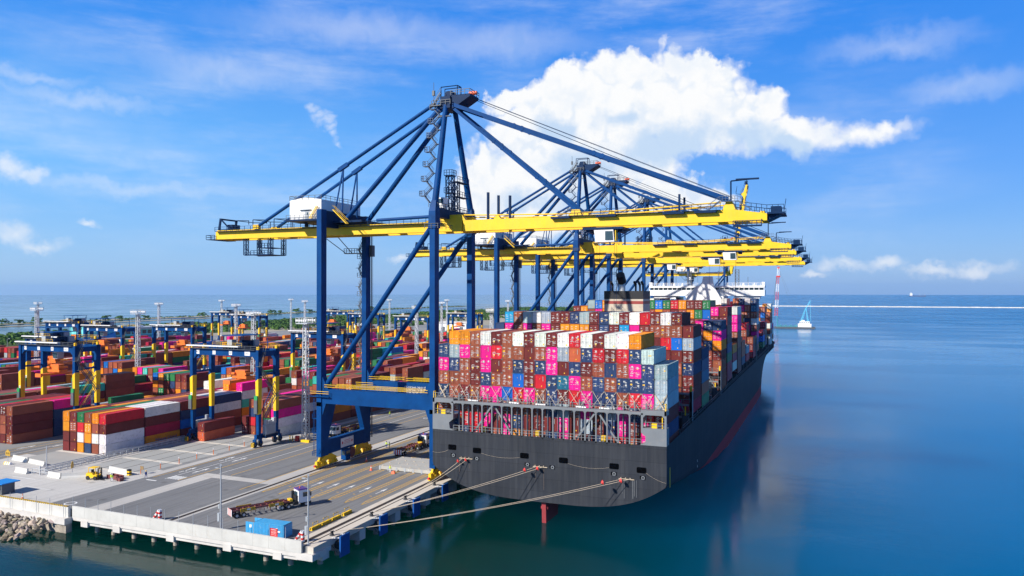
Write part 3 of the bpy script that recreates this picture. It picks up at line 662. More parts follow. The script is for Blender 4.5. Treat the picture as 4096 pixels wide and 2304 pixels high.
    mb = MB(); mb.box(ax-1.4, ax+1.2, -2.9, 2.9, 86.8, 89.6); mb.box(ax-.8, ax+.8, -1.2, 1.2, 89.6, 91.2); mb.prism([(ax+1.2,86.4),(ax+3.0,87.4),(ax+6.2,89.2),(ax+6.2,89.8),(ax+1.2,89.8)], 'y', -2.4, 2.4)
    for s in (-1, 1): mb.disc((ax+.2, s*1.6, 90.0), (0,1,0), 1.1, .4, n=14)
    mb.path([(ax-2.2,-1,89.6),(ax-2.2,-1,92.4),(ax+2.2,-1,92.4),(ax+2.2,-1,89.8)],.12); mb.path([(ax-2.2,1,89.6),(ax-2.2,1,92.4),(ax+2.2,1,92.4),(ax+2.2,1,89.8)],.12); mb.beam((ax+2.2,-1,92.4),(ax+2.2,1,92.4),.2,.2)
    ap = mb.build('apex_head', NV, t)
    mb = MB(); mb.rail([(ax+1.2,-2.6,89.8),(ax+6.2,-2.6,89.8),(ax+6.2,2.6,89.8)],1.1,.06,1.2); mb.rail([(ax-3.6,-3.2,87.6),(ax+1.4,-3.2,87.6)],1.1,.06,1.2); mb.build('apex_rail', M['dgrey'], ap); MB().box(ax-4,ax-1,-3.4,-2.4,87.4,87.6).tube((ax-3.2,-2.8,87.6),(ax-3.2,-2.8,93.2),.06,n=5).box(ax-3.5,ax-2.9,-3.1,-2.6,90,91.2).build('apex_platform', M['dgrey'], ap); MB().stair((ax-3.2,-3,87.6),(ax-1.2,-3,90.5),.7).build('apex_stair', M['dgrey'], ap); MB().box(ax-2.0,ax+1.6,-3.6,-2.9,84.6,84.75).build('lower_platform', M['dgrey'], ap)
    mb = MB(); mb.tube((ax+5.0,0,90.4),(ax+6.9,0,90.4),.55,.42,n=12); mb.build('warning_light', M['signal'], ap)
    mb = MB(); z = 63.5; p = None                                # zigzag stair up the near tower leg
    for k in range(7):
        f0, f1 = k/7, (k+1)/7
        a = Vector((-.0,-SY*.96,63.5)).lerp(Vector((ax-.2,-2.0,88.6)), f0); b_ = Vector((-.0,-SY*.96,63.5)).lerp(Vector((ax-.2,-2.0,88.6)), f1)
        a += Vector((-1.3,0,0)); b_ += Vector((-1.3,0,0)); m_ = (a+b_)/2+Vector((-1.7,0,0))
        mb.stair(a, m_, .7, (0,1,0)); mb.stair(m_, b_, .7, (0,1,0)); mb.box(m_.x-1.0, m_.x+.3, m_.y-.6, m_.y+.6, m_.z-.12, m_.z); mb.rail([m_+Vector((-1,-.6,0)), m_+Vector((.3,-.6,0))],1.1,.05,.6); mb.rail([m_+Vector((-1,-.6,0)), m_+Vector((-1,.6,0))],1.1,.05,.6)
        mb.box(b_.x-.3, b_.x+1.0, b_.y-.5, b_.y+.5, b_.z-.12, b_.z)
    mb.build('tower_stair', M['stair'], t)
    mb = MB()
    mb.lattice((.2,-2.2,62.4),(.2,-2.2,70.6),1.5,.10,1.5); mb.lattice((.2,1.0,62.4),(.2,1.0,69.6),1.2,.09,1.4)
    mb.box(-.9,1.2,-3.2,-.9,70.6,70.75); mb.rail([(-.9,-3.2,70.75),(1.2,-3.2,70.75),(1.2,-.9,70.75)],1.2,.05,.8); mb.rail([(-.9,-3.2,66.6),(1.2,-3.2,66.6)],1.2,.05,.8); mb.box(-.9,1.2,-3.2,-.9,66.5,66.6); mb.box(-.6,1.0,.2,6.4,69.6,69.7); mb.rail([(1.0,.2,69.7),(1.0,6.4,69.7)],1.2,.05,1.2); mb.box(-.6,1.0,.2,6.4,66.0,66.1); mb.rail([(1.0,.2,66.1),(1.0,6.4,66.1)],1.2,.05,1.2)
    mb.build('lift_mast', NV, t)
    mb = MB(); mb.hexa([(-1.2,-6.6,62.6),(.6,-6.6,62.6),(.6,-4.6,62.6),(-1.2,-4.6,62.6),(-1.6,-6.8,65.0),(.9,-6.8,65.0),(.9,-4.4,65.0),(-1.6,-4.4,65.0)]); cb = mb.build('control_box', WH, t); MB().box(-1.2,.7,-6.84,-6.78,63.8,64.7).build('window', M['glass'], cb)
    # stair tower and lift rail on the landside leg
    mb = MB()
    for s in (1,):
        for k in range(7):
            z = 22+5.0*k; y = s*SY; mb.box(LX-2.4,LX-.7,y-.6,y+.6,z-.1,z); mb.rail([(LX-2.4,y-.6,z),(LX-.7,y-.6,z)],1.1,.05,.8); mb.stair((LX-1.0,y-.2,z),(LX-2.2,y-.2,z+2.5),.6); mb.stair((LX-2.2,y+.2,z+2.5),(LX-1.0,y+.2,z+5),.6); mb.box(LX-2.9,LX-1.9,y-.6,y+.6,z+2.4,z+2.5)
        mb.beam((LX+.9,s*SY+1.2,4),(LX+.9,s*SY+1.2,58),.12,.3); mb.beam((LX+1.3,s*SY+1.2,4),(LX+1.3,s*SY+1.2,58),.08,.08); mb.box(LX+.7,LX+1.7,s*SY+.4,s*SY+1.6,52.5,55.5)
        mb.box(LX-6.5,LX-.7,SY-.8,SY+.8,53.3,53.5); mb.rail([(LX-6.5,SY-.8,53.5),(LX-.7,SY-.8,53.5)],1.2,.06,.8); mb.beam((LX-6.5,SY,53.5),(LX-8.6,3.5,57.3),.15,.15); mb.beam((LX-4.5,SY,53.5),(LX-4.5,3.5,57.3),.15,.15)
    mb.build('leg_stair', M['dgrey'], t)
    mb = MB()
    for k, z in enumerate((8.5, 12.0, 24)): mb.box(LX-1.9,LX-.68,-SY-1.0,-SY+1.0,z,z+.12); mb.rail([(LX-1.9,-SY-1,z+.12),(LX-1.9,-SY+1,z+.12)],1.1,.05,.9)
    mb.rail([(LX-1.9,-SY-1,3.0),(LX-1.9,-SY+1,3.0)],1.1,.05,.9); mb.beam((LX-1.2,-SY-1,3),(LX-1.2,-SY-1,17),.08,.08); mb.beam((LX-1.6,-SY-1,3),(LX-1.6,-SY-1,17),.08,.08)
    mb.build('leg_ladder', BL, t)
    for k, s in enumerate(('S.W.L. Under Spreader   Single Lift   41T', 'S.W.L. Under Spreader   Twin Lift   61T', 'S.W.L. Under Cargo Beam   71T')):
        o = text(s, .62, WH, t, (-18.9, SY-.83, 18.1-.66*k), FRONT, 'lettering', .01, 'LEFT'); o.scale = (.62, 1, 1)
    # boom: a branch of its own about the hinge
    ang = R(-80) if boom_up else 0
    BX = 68.0+.0                        # length to the tip of the girders
    def bo(name, mb, m):
        o = mb.build(name, m, t); o.location = (HX, 0, 58.5); o.rotation_euler = (0, ang, 0); o.scale = (1.16 if boom_up else 1, 1, 1); return o
    mb = MB()
    for s in (-1, 1):
        y = s*3.0; mb.prism([(.3,-1.25),(BX,-1.15),(BX,.25),(61.5,1.3),(.3,1.3)], 'y', y-.6, y+.6)
    for x in (1, 14, 28, 44, 58, 67): mb.box(x-.4, x+.4, -2.39, 2.39, -.8, .9)
    mb.hexa([(59.3,-3.6,1.3),(61.9,-3.6,1.3),(61.9,3.6,1.3),(59.3,3.6,1.3),(60.1,-3.5,3.0),(61.2,-3.5,3.0),(61.2,3.5,3.0),(60.1,3.5,3.0)])
    for x in (9, 27, 36): mb.prism([(x-.9,1.3),(x+.9,1.3),(x+.3,2.1),(x-.3,2.1)], 'y', -3.5, -2.5); mb.prism([(x-.9,1.3),(x+.9,1.3),(x+.3,2.1),(x-.3,2.1)], 'y', 2.5, 3.5)
    for s in (-1, 1): mb.path([(0,s*3,2.6),(8,s*3,2.3),(24,s*3,1.9),(40,s*3,2.1),(59,s*3,2.9)], .16, 6)
    for s in (-1, 1): mb.hexa([(26.5,s*3-.55,1.3),(29.3,s*3-.55,1.3),(29.3,s*3+.55,1.3),(26.5,s*3+.55,1.3),(27,s*3-.5,2.7),(28.8,s*3-.5,2.7),(28.8,s*3+.5,2.7),(27,s*3+.5,2.7)])
    bm_ = bo('boom', mb, YE)
    mb = MB()
    for s in (-1, 1): mb.rail([(24,s*4.2,1.3),(59,s*4.2,1.5)],1.1,.045,2.0); mb.rail([(62,s*4.0,1.5),(BX,s*4.0,.5),(BX+3.2,s*4.0,.5)],1.4,.05,1.0); mb.box(24,59,s*4.0-.35,s*4.0+.35,1.2,1.28)
    for x in (24.6, 35, 49.5, 56): mb.box(x-2.2, x+2.2, -4.6, -3.61, .75, 1.15)
    mb.box(BX,BX+3.4,-4,4,.1,.4); mb.prism([(BX,-1.1),(BX+2.4,.1),(BX,.1)], 'y', -3, 3); mb.box(BX+.6,BX+2.6,-2,2,.4,1.8); mb.tube((BX+3.2,-3.8,.4),(BX+3.6,-3.8,3.0),.06,n=5)
    mb.box(BX-6.5,BX-1.0,-4.2,-3.62,-2.3,-2.0); mb.rail([(BX-6.5,-4.2,-2.0),(BX-1,-4.2,-2.0)],.9,.06,1); mb.beam((BX-1,-3.9,-2.2),(BX-1,-3.9,-.8),.15,.15); mb.beam((BX-6,-3.9,-2.2),(BX-6,-3.9,-1),.15,.15)
    mb.path([(60.6,0,3.6),(60.6,0,7.6),(66.2,0,7.9)],.16); mb.box(61.6,66.2,-.3,.3,7.7,8.0)
    for s in (-1,1): mb.beam((6.5,s*3,1.3),(6.5,s*3,7.6),.45,.6); mb.beam((12.0,s*3,1.3),(12.0,s*3,6.6),.45,.6) if s < 0 else None
    for s in (-1,1): mb.beam((50.5,s*3,1.3),(50.5,s*3,5.0),.4,.5)
    bo('boom_walkway', mb, NV)
    mb = MB(); mb.box(58.8,62.4,-4.2,-3.62,2.9,3.0); mb.rail([(58.8,-3.9,3.0),(62.4,-3.9,3.0)],1.0,.04,.6); mb.stair((62.4,-3.9,3.0),(64.8,-3.9,1.3),.6); mb.stair((58.8,-3.9,3.0),(56.6,-3.9,1.4),.6); bo('gate_stair', mb, M['stair'])
    # trolley and cab
    tx = 38.0 if not boom_up else -30
    mb = MB(); mb.box(tx-4.5,tx+4.5,-3.6,3.6,56.6,57.1); mb.box(tx-3.8,tx-3,-3,3,56.0,56.6); mb.box(tx+3,tx+4,-2,2,56.0,56.6); tr = mb.build('trolley', NV, t)
    mb = MB(); mb.hexa([(tx-1.6,-3.4,53.9),(tx+2.6,-3.4,53.9),(tx+2.6,-.8,53.9),(tx-1.6,-.8,53.9),(tx-1.9,-3.6,56.5),(tx+2.4,-3.6,56.5),(tx+2.4,-.6,56.5),(tx-1.9,-.6,56.5)])
    cab_ = mb.build('operator_cab', WH, t)
    MB().box(tx+.6,tx+2.3,-3.58,-3.40,54.3,56.2).box(tx+2.44,tx+2.62,-3.2,-1,54.2,56.2).build('window', M['glass'], cab_)
    MB().box(tx+2.75,tx+2.9,-3.3,-1.8,54.1,56.4).build('side_panel', YE, cab_)
    if not boom_up:
        mb = MB()
        for dx in (-2,2):
            for dy in (-1,1): mb.tube((tx+dx,dy,56),(tx+dx*.9,dy,25.5),.03,n=4)
        mb.build('hoist_rope', NV, t)
        mb = MB(); mb.box(tx-5.8,tx+5.8,-1.2,1.2,24.4,24.9); mb.box(tx-2.2,tx+2.2,-1.2,1.2,24.9,25.7); mb.build('spreader', M['orange'], t)
        for s in (-1, 1):
            mb = MB(); a, c = Vector((ax+1.6, s*2.2, 87.6)), Vector((HX+60.4, s*3.0, 62.0)); mb.beam(a, c, .42, .85)
            for f in (.25, .28, .55, .58): q = a.lerp(c, f); mb.disc(q, (0,1,0), .55, .5, n=10)
            mb.build('forestay', BL, t)
            mb = MB(); a, c = Vector((ax+1.4, s*2.0, 87.0)), Vector((HX+27.8, s*3.0, 61.2)); mb.beam(a, c, .38, .68)
            for f in (.35, .42, .70, .76): q = a.lerp(c, f); mb.disc(q, (0,1,0), .45, .5, n=10)
            mb.build('forestay', BL, t)
            mb = MB(); mb.tube((ax+5.8, s*.8, 89.4), (HX+61, s*1.2, 62.6), .05, n=5); mb.tube((ax+5.8, s*.4, 89.0), (HX+59, s*.8, 62.0), .04, n=5); mb.build('hoist_rope', NV, t)
    else:
        for s in (-1, 1):
            mb = MB(); mb.beam((ax+1.4,s*2.2,88),(HX+10,s*3.0,84),.36,.7); mb.beam((HX+10,s*3,84),(HX+6.4,s*3.0,112),.3,.6); mb.build('forestay', BL, t)
    return t
GR = 'blue and yellow quay cranes along the berth'
sts = make_sts()
sts['label'] = 'nearest and largest blue quay crane, with lowered yellow boom over the ship stern'; sts['group'] = GR; sts.location = (-83.3, 163.5, 0)
for k, y in enumerate((270.0, 313.5, 377.5, 431.5)):
    copy_tree(sts, (-83.3, y, 0), 0, f'blue quay crane with lowered yellow boom, {ORD[k+1]} one away from the camera', GR)
c6 = make_sts(True); c6['label'] = 'farthest quay crane, its yellow boom raised upright behind the ship bridge'; c6['group'] = GR; c6.location = (-83.3, 690, 0)
# ------------------------------------------------------------------ container ship
hm = mat('hull_paint', (.034, .038, .047), .62, .12, .12, streak=.07, spec=.10, dirt=(.045, .046, .052), dirt_amt=.35)
t_ = hm.node_tree; n = t_.nodes; L = t_.links.new; b = n['Principled BSDF']; src = b.inputs['Base Color'].links[0].from_socket
g0 = n.new('ShaderNodeNewGeometry'); s0 = n.new('ShaderNodeSeparateXYZ'); L(g0.outputs['Position'], s0.inputs[0]); ad = n.new('ShaderNodeMath'); L(s0.outputs[0], ad.inputs[0]); L(s0.outputs[1], ad.inputs[1])
c0 = n.new('ShaderNodeCombineXYZ'); L(ad.outputs[0], c0.inputs[0]); L(s0.outputs[2], c0.inputs[1]); br = n.new('ShaderNodeTexBrick'); L(c0.outputs[0], br.inputs['Vector'])
br.inputs['Scale'].default_value = 1; br.inputs['Brick Width'].default_value = 9; br.inputs['Row Height'].default_value = 2.6; br.inputs['Mortar Size'].default_value = .05; br.inputs['Color1'].default_value = (1,1,1,1); br.inputs['Color2'].default_value = (.86,.87,.88,1); br.inputs['Mortar'].default_value = (.72,.72,.72,1)
m0 = n.new('ShaderNodeMix'); m0.data_type = 'RGBA'; m0.blend_type = 'MULTIPLY'; m0.inputs[0].default_value = 1; L(src, m0.inputs[6]); L(br.outputs['Color'], m0.inputs[7]); src = m0.outputs[2]
ge = n.new('ShaderNodeNewGeometry'); sp = n.new('ShaderNodeSeparateXYZ'); L(ge.outputs['Position'], sp.inputs[0])
lt = n.new('ShaderNodeMath'); lt.operation = 'LESS_THAN'; L(sp.outputs[2], lt.inputs[0]); lt.inputs[1].default_value = .15
gt = n.new('ShaderNodeMath'); gt.operation = 'GREATER_THAN'; L(sp.outputs[1], gt.inputs[0]); gt.inputs[1].default_value = 150
mu = n.new('ShaderNodeMath'); mu.operation = 'MULTIPLY'; L(lt.outputs[0], mu.inputs[0]); L(gt.outputs[0], mu.inputs[1])
mx = n.new('ShaderNodeMix'); mx.data_type = 'RGBA'; L(mu.outputs[0], mx.inputs[0]); L(src, mx.inputs[6]); mx.inputs[7].default_value = (.42, .05, .06, 1); L(mx.outputs[2], b.inputs['Base Color'])
M['hull'] = hm
M['opening_shade'] = mat('opening_shade', (.0015,.0015,.002), .9, .1, 1, spec=.02)  # near-black colour standing in for the shade inside the stern openings
M['antifoul'] = mat('antifoul', (.30, .035, .04), .6, .12, .5)
M['shipgrey'] = mat('shipgrey', (.18, .195, .21), .5, .08, .4, dirt=(.30, .25, .22), dirt_amt=.3)
M['shipdark'] = mat('shipdark', (.05, .062, .075), .6, .15, .4)
CXS, Y0, HB = -53.5, 144.5, 25.1        # centreline, transom, half beam
ship = thing('container_ship', 'huge dark grey container ship moored along the quay, seen from its flat stern', 'ship', (CXS, Y0, 0))
def interp(x, pts):
    for (a, u), (c, v) in zip(pts, pts[1:]):
        if x <= c: return u+(v-u)*max(0, (x-a))/(c-a)
    return pts[-1][1]
def hb(t, z):
    zc = interp(t, [(0,.45),(38,-4.2),(60,-7.5),(366,-9)]); ze = interp(t, [(0,6.0),(27,2.4),(47,-.1),(86,-4.2),(130,-7),(366,-7.5)])
    a = max(0., min(1., (z-zc)/(ze-zc)))**.28
    top, bot = HB, HB
    if t > 312: top = HB*max(0., 1-((t-312)/54.)**2.3)**.75
    if t > 205: bot = HB*max(0., 1-((t-205)/143.)**1.9)**.9
    k = max(0., min(1., (z+4)/17.6))**1.5
    return max(.02, (bot+(top-bot)*k))*a
def ztop(t): return 13.6+max(0., (t-322)/44.)**1.5*3.0
mb = MB(); ts = [0, .01, 4, 8, 13, 19, 27, 36, 47, 60, 75, 95, 130, 200, 225, 245, 262, 278, 292, 304, 316, 324, 332, 340, 347, 353, 358, 362, 365, 366]
NZ = 22; idx = {}
for i, t in enumerate(ts):
    zc = max(-7., interp(t, [(0,.45),(38,-4.2),(60,-7.5),(366,-9)])); zt = ztop(t)
    for s in (-1, 1):
        for j in range(NZ+1):
            f = j/NZ; z = zc+(zt-zc)*(f**1.7); idx[(i, s, j)] = len(mb.v); mb.v.append((s*hb(t, z), t, z))
for i in range(len(ts)-1):
    for s in (-1, 1):
        for j in range(NZ):
            q = [idx[(i,s,j)], idx[(i+1,s,j)], idx[(i+1,s,j+1)], idx[(i,s,j+1)]]
            mb.f.append(tuple(q if s > 0 else q[::-1])); mb.m.append(0)
    q = [idx[(i,-1,0)], idx[(i+1,-1,0)], idx[(i+1,1,0)], idx[(i,1,0)]]; mb.f.append(tuple(q)); mb.m.append(0)
for j in range(NZ): mb.f.append((idx[(0,-1,j)], idx[(0,1,j)], idx[(0,1,j+1)], idx[(0,-1,j+1)])); mb.m.append(0)
hull = mb.build('hull', M['hull'], ship)
mb = MB(); mb.poly([(-HB+.3,.2,11.45),(HB-.3,.2,11.45),(HB-.3,318,11.45),(-HB+.3,318,11.45)]); mb.poly([(-22,318,12.5),(22,318,12.5),(12,350,13.4),(0,362,13.6),(-12,350,13.4)]); mb.build('deck', M['shipdark'], ship)
mb = MB()
for s in (-1, 1): mb.box(s*22.3-.3, s*22.3+.3, 33, 312, 11.4, 14.3)
for k in range(22): mb.box(-22, 22, 33+12.9*k, 33.4+12.9*k, 11.4, 14.3)
mb.box(-22, 22, 1.6, 16, 11.46, 11.7); mb.build('hatch_coaming', M['shipdark'], ship)
mb = MB()                               # gangway along the sides: stanchions, pipes, passage posts
for s in (-1, 1):
    for k in range(100): mb.box(s*24.6-.15, s*24.6+.15, 16+3.0*k, 16.25+3.0*k, 11.4, 14.2)
    for k in range(24): mb.box(s*23.4-.7, s*23.4+.7, 30+12.2*k, 31.2+12.2*k, 11.4, 14.9+.8*(k % 3))
    mb.rail([(s*25.0,18,13.6),(s*25.0,316,13.6)],1.1,.06,4)
mb.build('side_passage', M['shipdark'], ship)
M['rudderm'] = M['antifoul']
mb = MB(); mb.prism([(.8,.6),(1.0,-4.0),(2.0,-8),(8,-8),(8.5,-2),(7.5,.2)], 'x', -.45, .45); mb.box(-.75,.75,1.2,2.6,-1.2,-.7); mb.build('rudder', M['rudderm'], ship)
# transom fittings: mooring ports, fairleads, roller slots
def xq(px): return px
ports = [(-73.9,10.0),(-68.1,9.75),(-57.4,9.55),(-49.0,9.3),(-38.6,9.05),(-33.2,8.75)]
for x, z in ports:
    x -= CXS; pt = MB().prism([(x-.95,z-.4),(x-.8,z-.56),(x+.8,z-.56),(x+.95,z-.4),(x+.95,z+.4),(x+.8,z+.56),(x-.8,z+.56),(x-.95,z+.4)], 'y', -.03, .4).build('mooring_port', M['opening_shade'], ship)
for x, z in [(-73.6,8.35),(-68.1,8.1),(-56.7,7.85),(-51.3,7.75),(-38.6,7.6),(-32.9,7.35)]:
    x -= CXS; mb = MB(); mb.box(x-.8,x+.62,-.02,.3,z-.40,z+.40,1)
    fs_ = .8
    P = [(-.42,-.42),(-.42,.1),(-.30,.30),(-.1,.38),(.12,.38),(.34,.30),(.46,.1),(.46,-.42)]; Q = [(-.2,-.25),(-.2,.06),(-.12,.16),(-.04,.19),(.08,.19),(.16,.16),(.24,.06),(.24,-.25)]
    for k in range(7): mb.hexa([(x+u,yy,z+v) for yy in (-.16,) for u, v in (P[k],P[k+1],Q[k+1],Q[k])]+[(x+u,-.0,z+v) for u, v in (P[k],P[k+1],Q[k+1],Q[k])], 0)
    mb.box(x-.42,x+.46,-.16,-.0,z-.42,z-.2,0); mb.v = [(x+(a-x)*fs_, c, z+(d-z)*fs_) for a, c, d in mb.v]; mb.build('fairlead', [M['shipgrey'], M['opening_shade']], ship)
SLOT = [(-70.6,8.05),(-53.9,7.75),(-36.1,6.95)]
for x, z in SLOT:
    x -= CXS; mb = MB(); mb.box(x-1.5,x+1.5,-.03,.3,z-.1,z+.12,1); mb.box(x-1.55,x+1.5,-.22,.0,z-.22,z-.1,0)
    for d in (-1.1,-.2,.7): mb.tube((x+d,-.16,z-.1),(x+d,-.16,z+.14),.1,n=6,m=0)
    mb.build('roller_fairlead', [M['tan'], M['black']], ship)
mb = MB()
for (x0, z0), (x1, z1), sag in (((-78.6,8.7),(-74.9,9.3),.3), ((-67.1,9.3),(-58.4,9.1),.45), ((-48.0,8.8),(-39.6,8.7),.5), ((-32.3,8.3),(-28.45,6.7),.25)):
    pts = [(x0-CXS+(x1-x0)*k/8, -.1, z0+(z1-z0)*k/8-sag*4*(k/8)*(1-k/8)) for k in range(9)]; mb.path(pts, .014, 5)
mb.build('slack_line', M['tan'], ship)
for k, (z, tx_) in enumerate(((3.6,'12'),(5.2,'14'),(6.8,'16'))): pass
mb = MB()
for x, z1, z0, w in ((-36.6,6.7,3.0,.03),(-34.9,6.7,3.1,.05),(-34.6,6.7,3.6,.03),(-34.2,6.7,3.4,.025),(-37.0,6.7,3.9,.025)): mb.box(x-CXS-w,x-CXS+w,-.012,.0,z0,z1)
mb.build('paint_run', mat('paint_drip', (.17,.18,.19), .8, .2, 1), ship)
mb = MB()
for x, z1, z0, w in ((-72.2,7.8,4.4,.03),(-53.2,7.4,3.0,.03),(-55.0,7.4,5.0,.025),(-69.9,7.8,5.9,.025)): mb.box(x-CXS-w,x-CXS+w,-.012,.0,z0,z1)
mb.build('rust_run', mat('rust', (.14,.10,.08), .9, .2, 1), ship)
text('16', .9, M['white'], ship, (HB+.03, 36.5, 3.2), SIDE, 'draught_mark'); text('14', .9, M['white'], ship, (HB+.03, 36.5, 1.9), SIDE, 'draught_mark')
mb = MB(); mb.box(HB+.0,HB+.05,3.0,3.5,5.2,9.0); mb.build('pilot_mark', M['yellow'], ship)
# stern corner blocks
def corner(s):
    mb = MB(); A = s*HB; Bx = s*(HB-5.0)
    def px(pts):
        pts = [(s*u, v) for u, v in pts]; return pts if s > 0 else pts[::-1]
    mb.prism(px([(20.0,13.6),(25.12,13.6),(25.12,16.9),(20.2,16.9),(20.2,16.0),(21.2,15.2),(21.0,14.0)]), 'y', -.02, 2.4)
    mb.box(min(A,s*24.7), max(A,s*24.7), -.02, .5, 16.9, 20.3); mb.box(min(s*20.2,s*20.6), max(s*20.2,s*20.6), -.02, .5, 16.9, 19.7)
    mb.prism(px([(20.2,19.4),(24.7,19.4),(25.12,19.4),(25.12,20.3),(20.2,20.3)]), 'y', -.02, 2.4)
    mb.prism(px([(20.6,18.9),(21.1,19.4),(20.6,19.4)]), 'y', 0, .5); mb.prism(px([(24.7,18.9),(24.7,19.4),(24.2,19.4)]), 'y', 0, .5)
    o = mb.build('stern_house', M['shipgrey'], ship)
    mb = MB(); mb.rail([(s*20.6,.2,16.9),(s*24.7,.2,16.9)],1.1,.04,1.4); mb.build('guard_rail', M['shipgrey'], o)
    mb = MB(); mb.box(s*22.7-.5,s*22.7+.5,.25,.9,16.92,17.8); mb.box(s*24.2-.08,s*24.2+.08,.5,.7,16.9,19.3); mb.path([(s*24.9,.1,20.3),(s*24.9,.1,21.6),(s*24.9,.9,21.6),(s*24.9,.9,20.3)],.1,6); mb.build('ladder_cage', M['yellow'], o)
corner(-1); corner(1)
PX = [(-20.2+40.4*k/18) for k in range(19)]
lb = MB()
for k, x in enumerate(PX):
    if 0 < k < 18: lb.box(x-.13, x+.13, .0, .38, 13.3, 19.4)
    lb.box(x+.62-.12, x+.62+.12, 1.5, 1.85, 13.0, 21.4)
    if k < 18:
        x2 = PX[k+1]; lb.prism([(x+.16,19.1),(x+.42,19.38),(x+.16,19.38)], 'y', .02, .3); lb.prism([(x2-.16,19.1),(x2-.16,19.38),(x2-.42,19.38)], 'y', .02, .3)
lb.box(-20.2, 20.2, -.02, .5, 19.4, 19.9); lb.box(-20.2, 20.2, .5, 1.9, 19.6, 19.8)
for k in range(0, 18, 2): lb.box(PX[k]+.4, PX[k]+1.2, 1.9, 2.05, 20.0, 21.0) if k % 4 == 0 else None
for a, c in ((2.2, 4), (5.8, 4), (12.2, 14), (15.8, 14)):
    xa = -20.2+40.4*a/18; xc = -20.2+40.4*c/18; xm = xa
    x_b = -20.2+40.4*(a-.1 if a < c else a+.1)/18
    lb.beam((x_b,.8,13.6),(xc+(-.3 if a < c else .3),.8,19.2),.35,.35)
lbo = lb.build('lashing_bridge', M['shipgrey'], ship)
mb = MB(); mb.rail([(-20.2,.05,19.9),(20.2,.05,19.9)],1.1,.045,1.15); mb.rail([(-20.2,.1,13.6),(20.2,.1,13.6)],1.1,.045,1.5); mb.rail([(-25,.05,20.3),(-20.2,.05,20.3)],1.1,.045,1.2); mb.rail([(20.2,.05,20.3),(25,.05,20.3)],1.1,.045,1.2); mb.build('guard_rail', M['shipgrey'], lbo)
mb = MB()
for k in (1.4, 5.6, 8.2, 12.0, 14.2): mb.tube((-20.2+2.244*k,.9,20.05),(-18.0+2.244*k,.9,20.0),.16,n=8)
mb.build('lashing_bin', M['white'], lbo)
mb = MB()
for k in (3, 8.4, 14.6): mb.box(-20.2+2.244*k-.45,-20.2+2.244*k+.45,.6,1.2,13.65,14.7)
mb.build('equipment_box', M['yellow'], lbo)
# deck lashing bridges further forward, each an open frame across the beam
def bridge_frame(y, z1):
    mb = MB()
    for x in [-24.6]+[-20.2+4.04*k for k in range(11)]+[24.6]:
        mb.box(x-.3, x+.3, y, y+.4, 11.5, z1+1.6)
    for z in (14.4, 17.2, z1): mb.box(-24.9, 24.9, y, y+1.0, z-.2, z+.2)
    for s in (-1,1): mb.box(s*24.6-.35, s*24.6+.35, y, y+1.2, 11.5, z1+.6); mb.beam((s*24.6,y,13),(s*21,y,z1),.2,.2)
    o = mb.build('lashing_bridge', M['shipgrey'], ship)
    mb = MB()
    for z in (14.6, 17.4, z1+.2): mb.rail([(-24.9,y-.05,z),(24.9,y-.05,z)],1.1,.04,2.4)
    mb.build('guard_rail', M['shipgrey'], o)
    mb = MB()
    for s in (-1,1): mb.box(s*23.4-.12,s*23.4+.12,y-.2,y,14.5,16.9); mb.box(s*24.7-.2,s*24.7+.2,y-.3,y+.3,z1+.6,z1+1.9)
    mb.build('ladder', M['yellow'], o)
for y, z in ((30.6, 19.8), (80.0, 19.8), (198.0, 22.5), (268, 19)): bridge_frame(y, z)
# funnel
fy = 66.0
mb = MB(); mb.box(-5.6,5.6,fy,fy+9,12,39.6,0); mb.box(-5.62,5.62,fy-.02,fy+9.02,39.6,40.45,1); mb.box(-5.62,5.62,fy-.02,fy+9.02,40.45,41.0,0); mb.box(-5.64,5.64,fy-.04,fy+9.04,41.0,43.3,2)
M['cream'] = mat('cream', (.55,.47,.36), .5, .1, .5, dirt=(.25,.18,.13), dirt_amt=.4)
fn = mb.build('funnel', [M['cream'], mat('funnel_red', (.30,.045,.035), .5, .1, .5), M['black']], ship)
mb = MB(); mb.tube((-1.2,fy+3.2,43.3),(-1.2,fy+3.2,46.2),.95,.95,14,0); mb.tube((-1.2,fy+3.2,45.9),(-1.3,fy+1.4,47.9),1.25,1.25,16,1); mb.build('exhaust_pipe', [M['galv'], M['black']], fn)
for x in (-4.2, 2.6, 3.8, 4.7): mb = MB(); mb.tube((x,fy+4,43.3),(x,fy+4,45.0),.28,n=8); mb.tube((x,fy+4,45.0),(x-.2,fy+3,45.9),.36,n=8); mb.build('exhaust_pipe', M['black'], fn)
# bridge house
by = 219.0
mb = MB(); mb.prism([(-11,12),(11,12),(11,36.5),(8.2,39),(9,41.19),(-9,41.19),(-8.2,39),(-11,36.5)], 'y', by, by+11)
mb.prism([(-9,36.0),(9,36.0),(7.4,40.5),(4.4,45.5),(3.7,50.2),(-.4,50.2),(-1.0,47.2),(-6.2,43.2),(-8,40.5)], 'y', by-2.2, by-.01)
mb.box(-26.6,26.6,by+2,by+9,41.2,43.9); mb.box(-26.6,26.6,by+1.7,by+9.3,45.0,46.0); mb.box(-26,26,by+2.6,by+8.4,43.9,45.0,1)
for s in (-1,1):
    mb.hexa([(s*13,by+3,39.6),(s*24,by+3,39.6),(s*24,by+8,39.6),(s*13,by+8,39.6),(s*13,by+3,41.2),(s*25,by+3,41.2),(s*25,by+8,41.2),(s*13,by+8,41.2)]); mb.box(s*19.5-1,s*19.5+1,by+4,by+6,36,39.6)
    mb.box(s*26-.7,s*26+.7,by+2,by+4,46,47.6)
bh = mb.build('bridge_house', [M['white'], M['glass']], ship)
for k in range(25):
    x = -26.5+2.2*k
    MB().box(x-.14, x+.14, by+2.0, by+2.62, 43.9, 45.0).build('window_post', M['white'], bh)
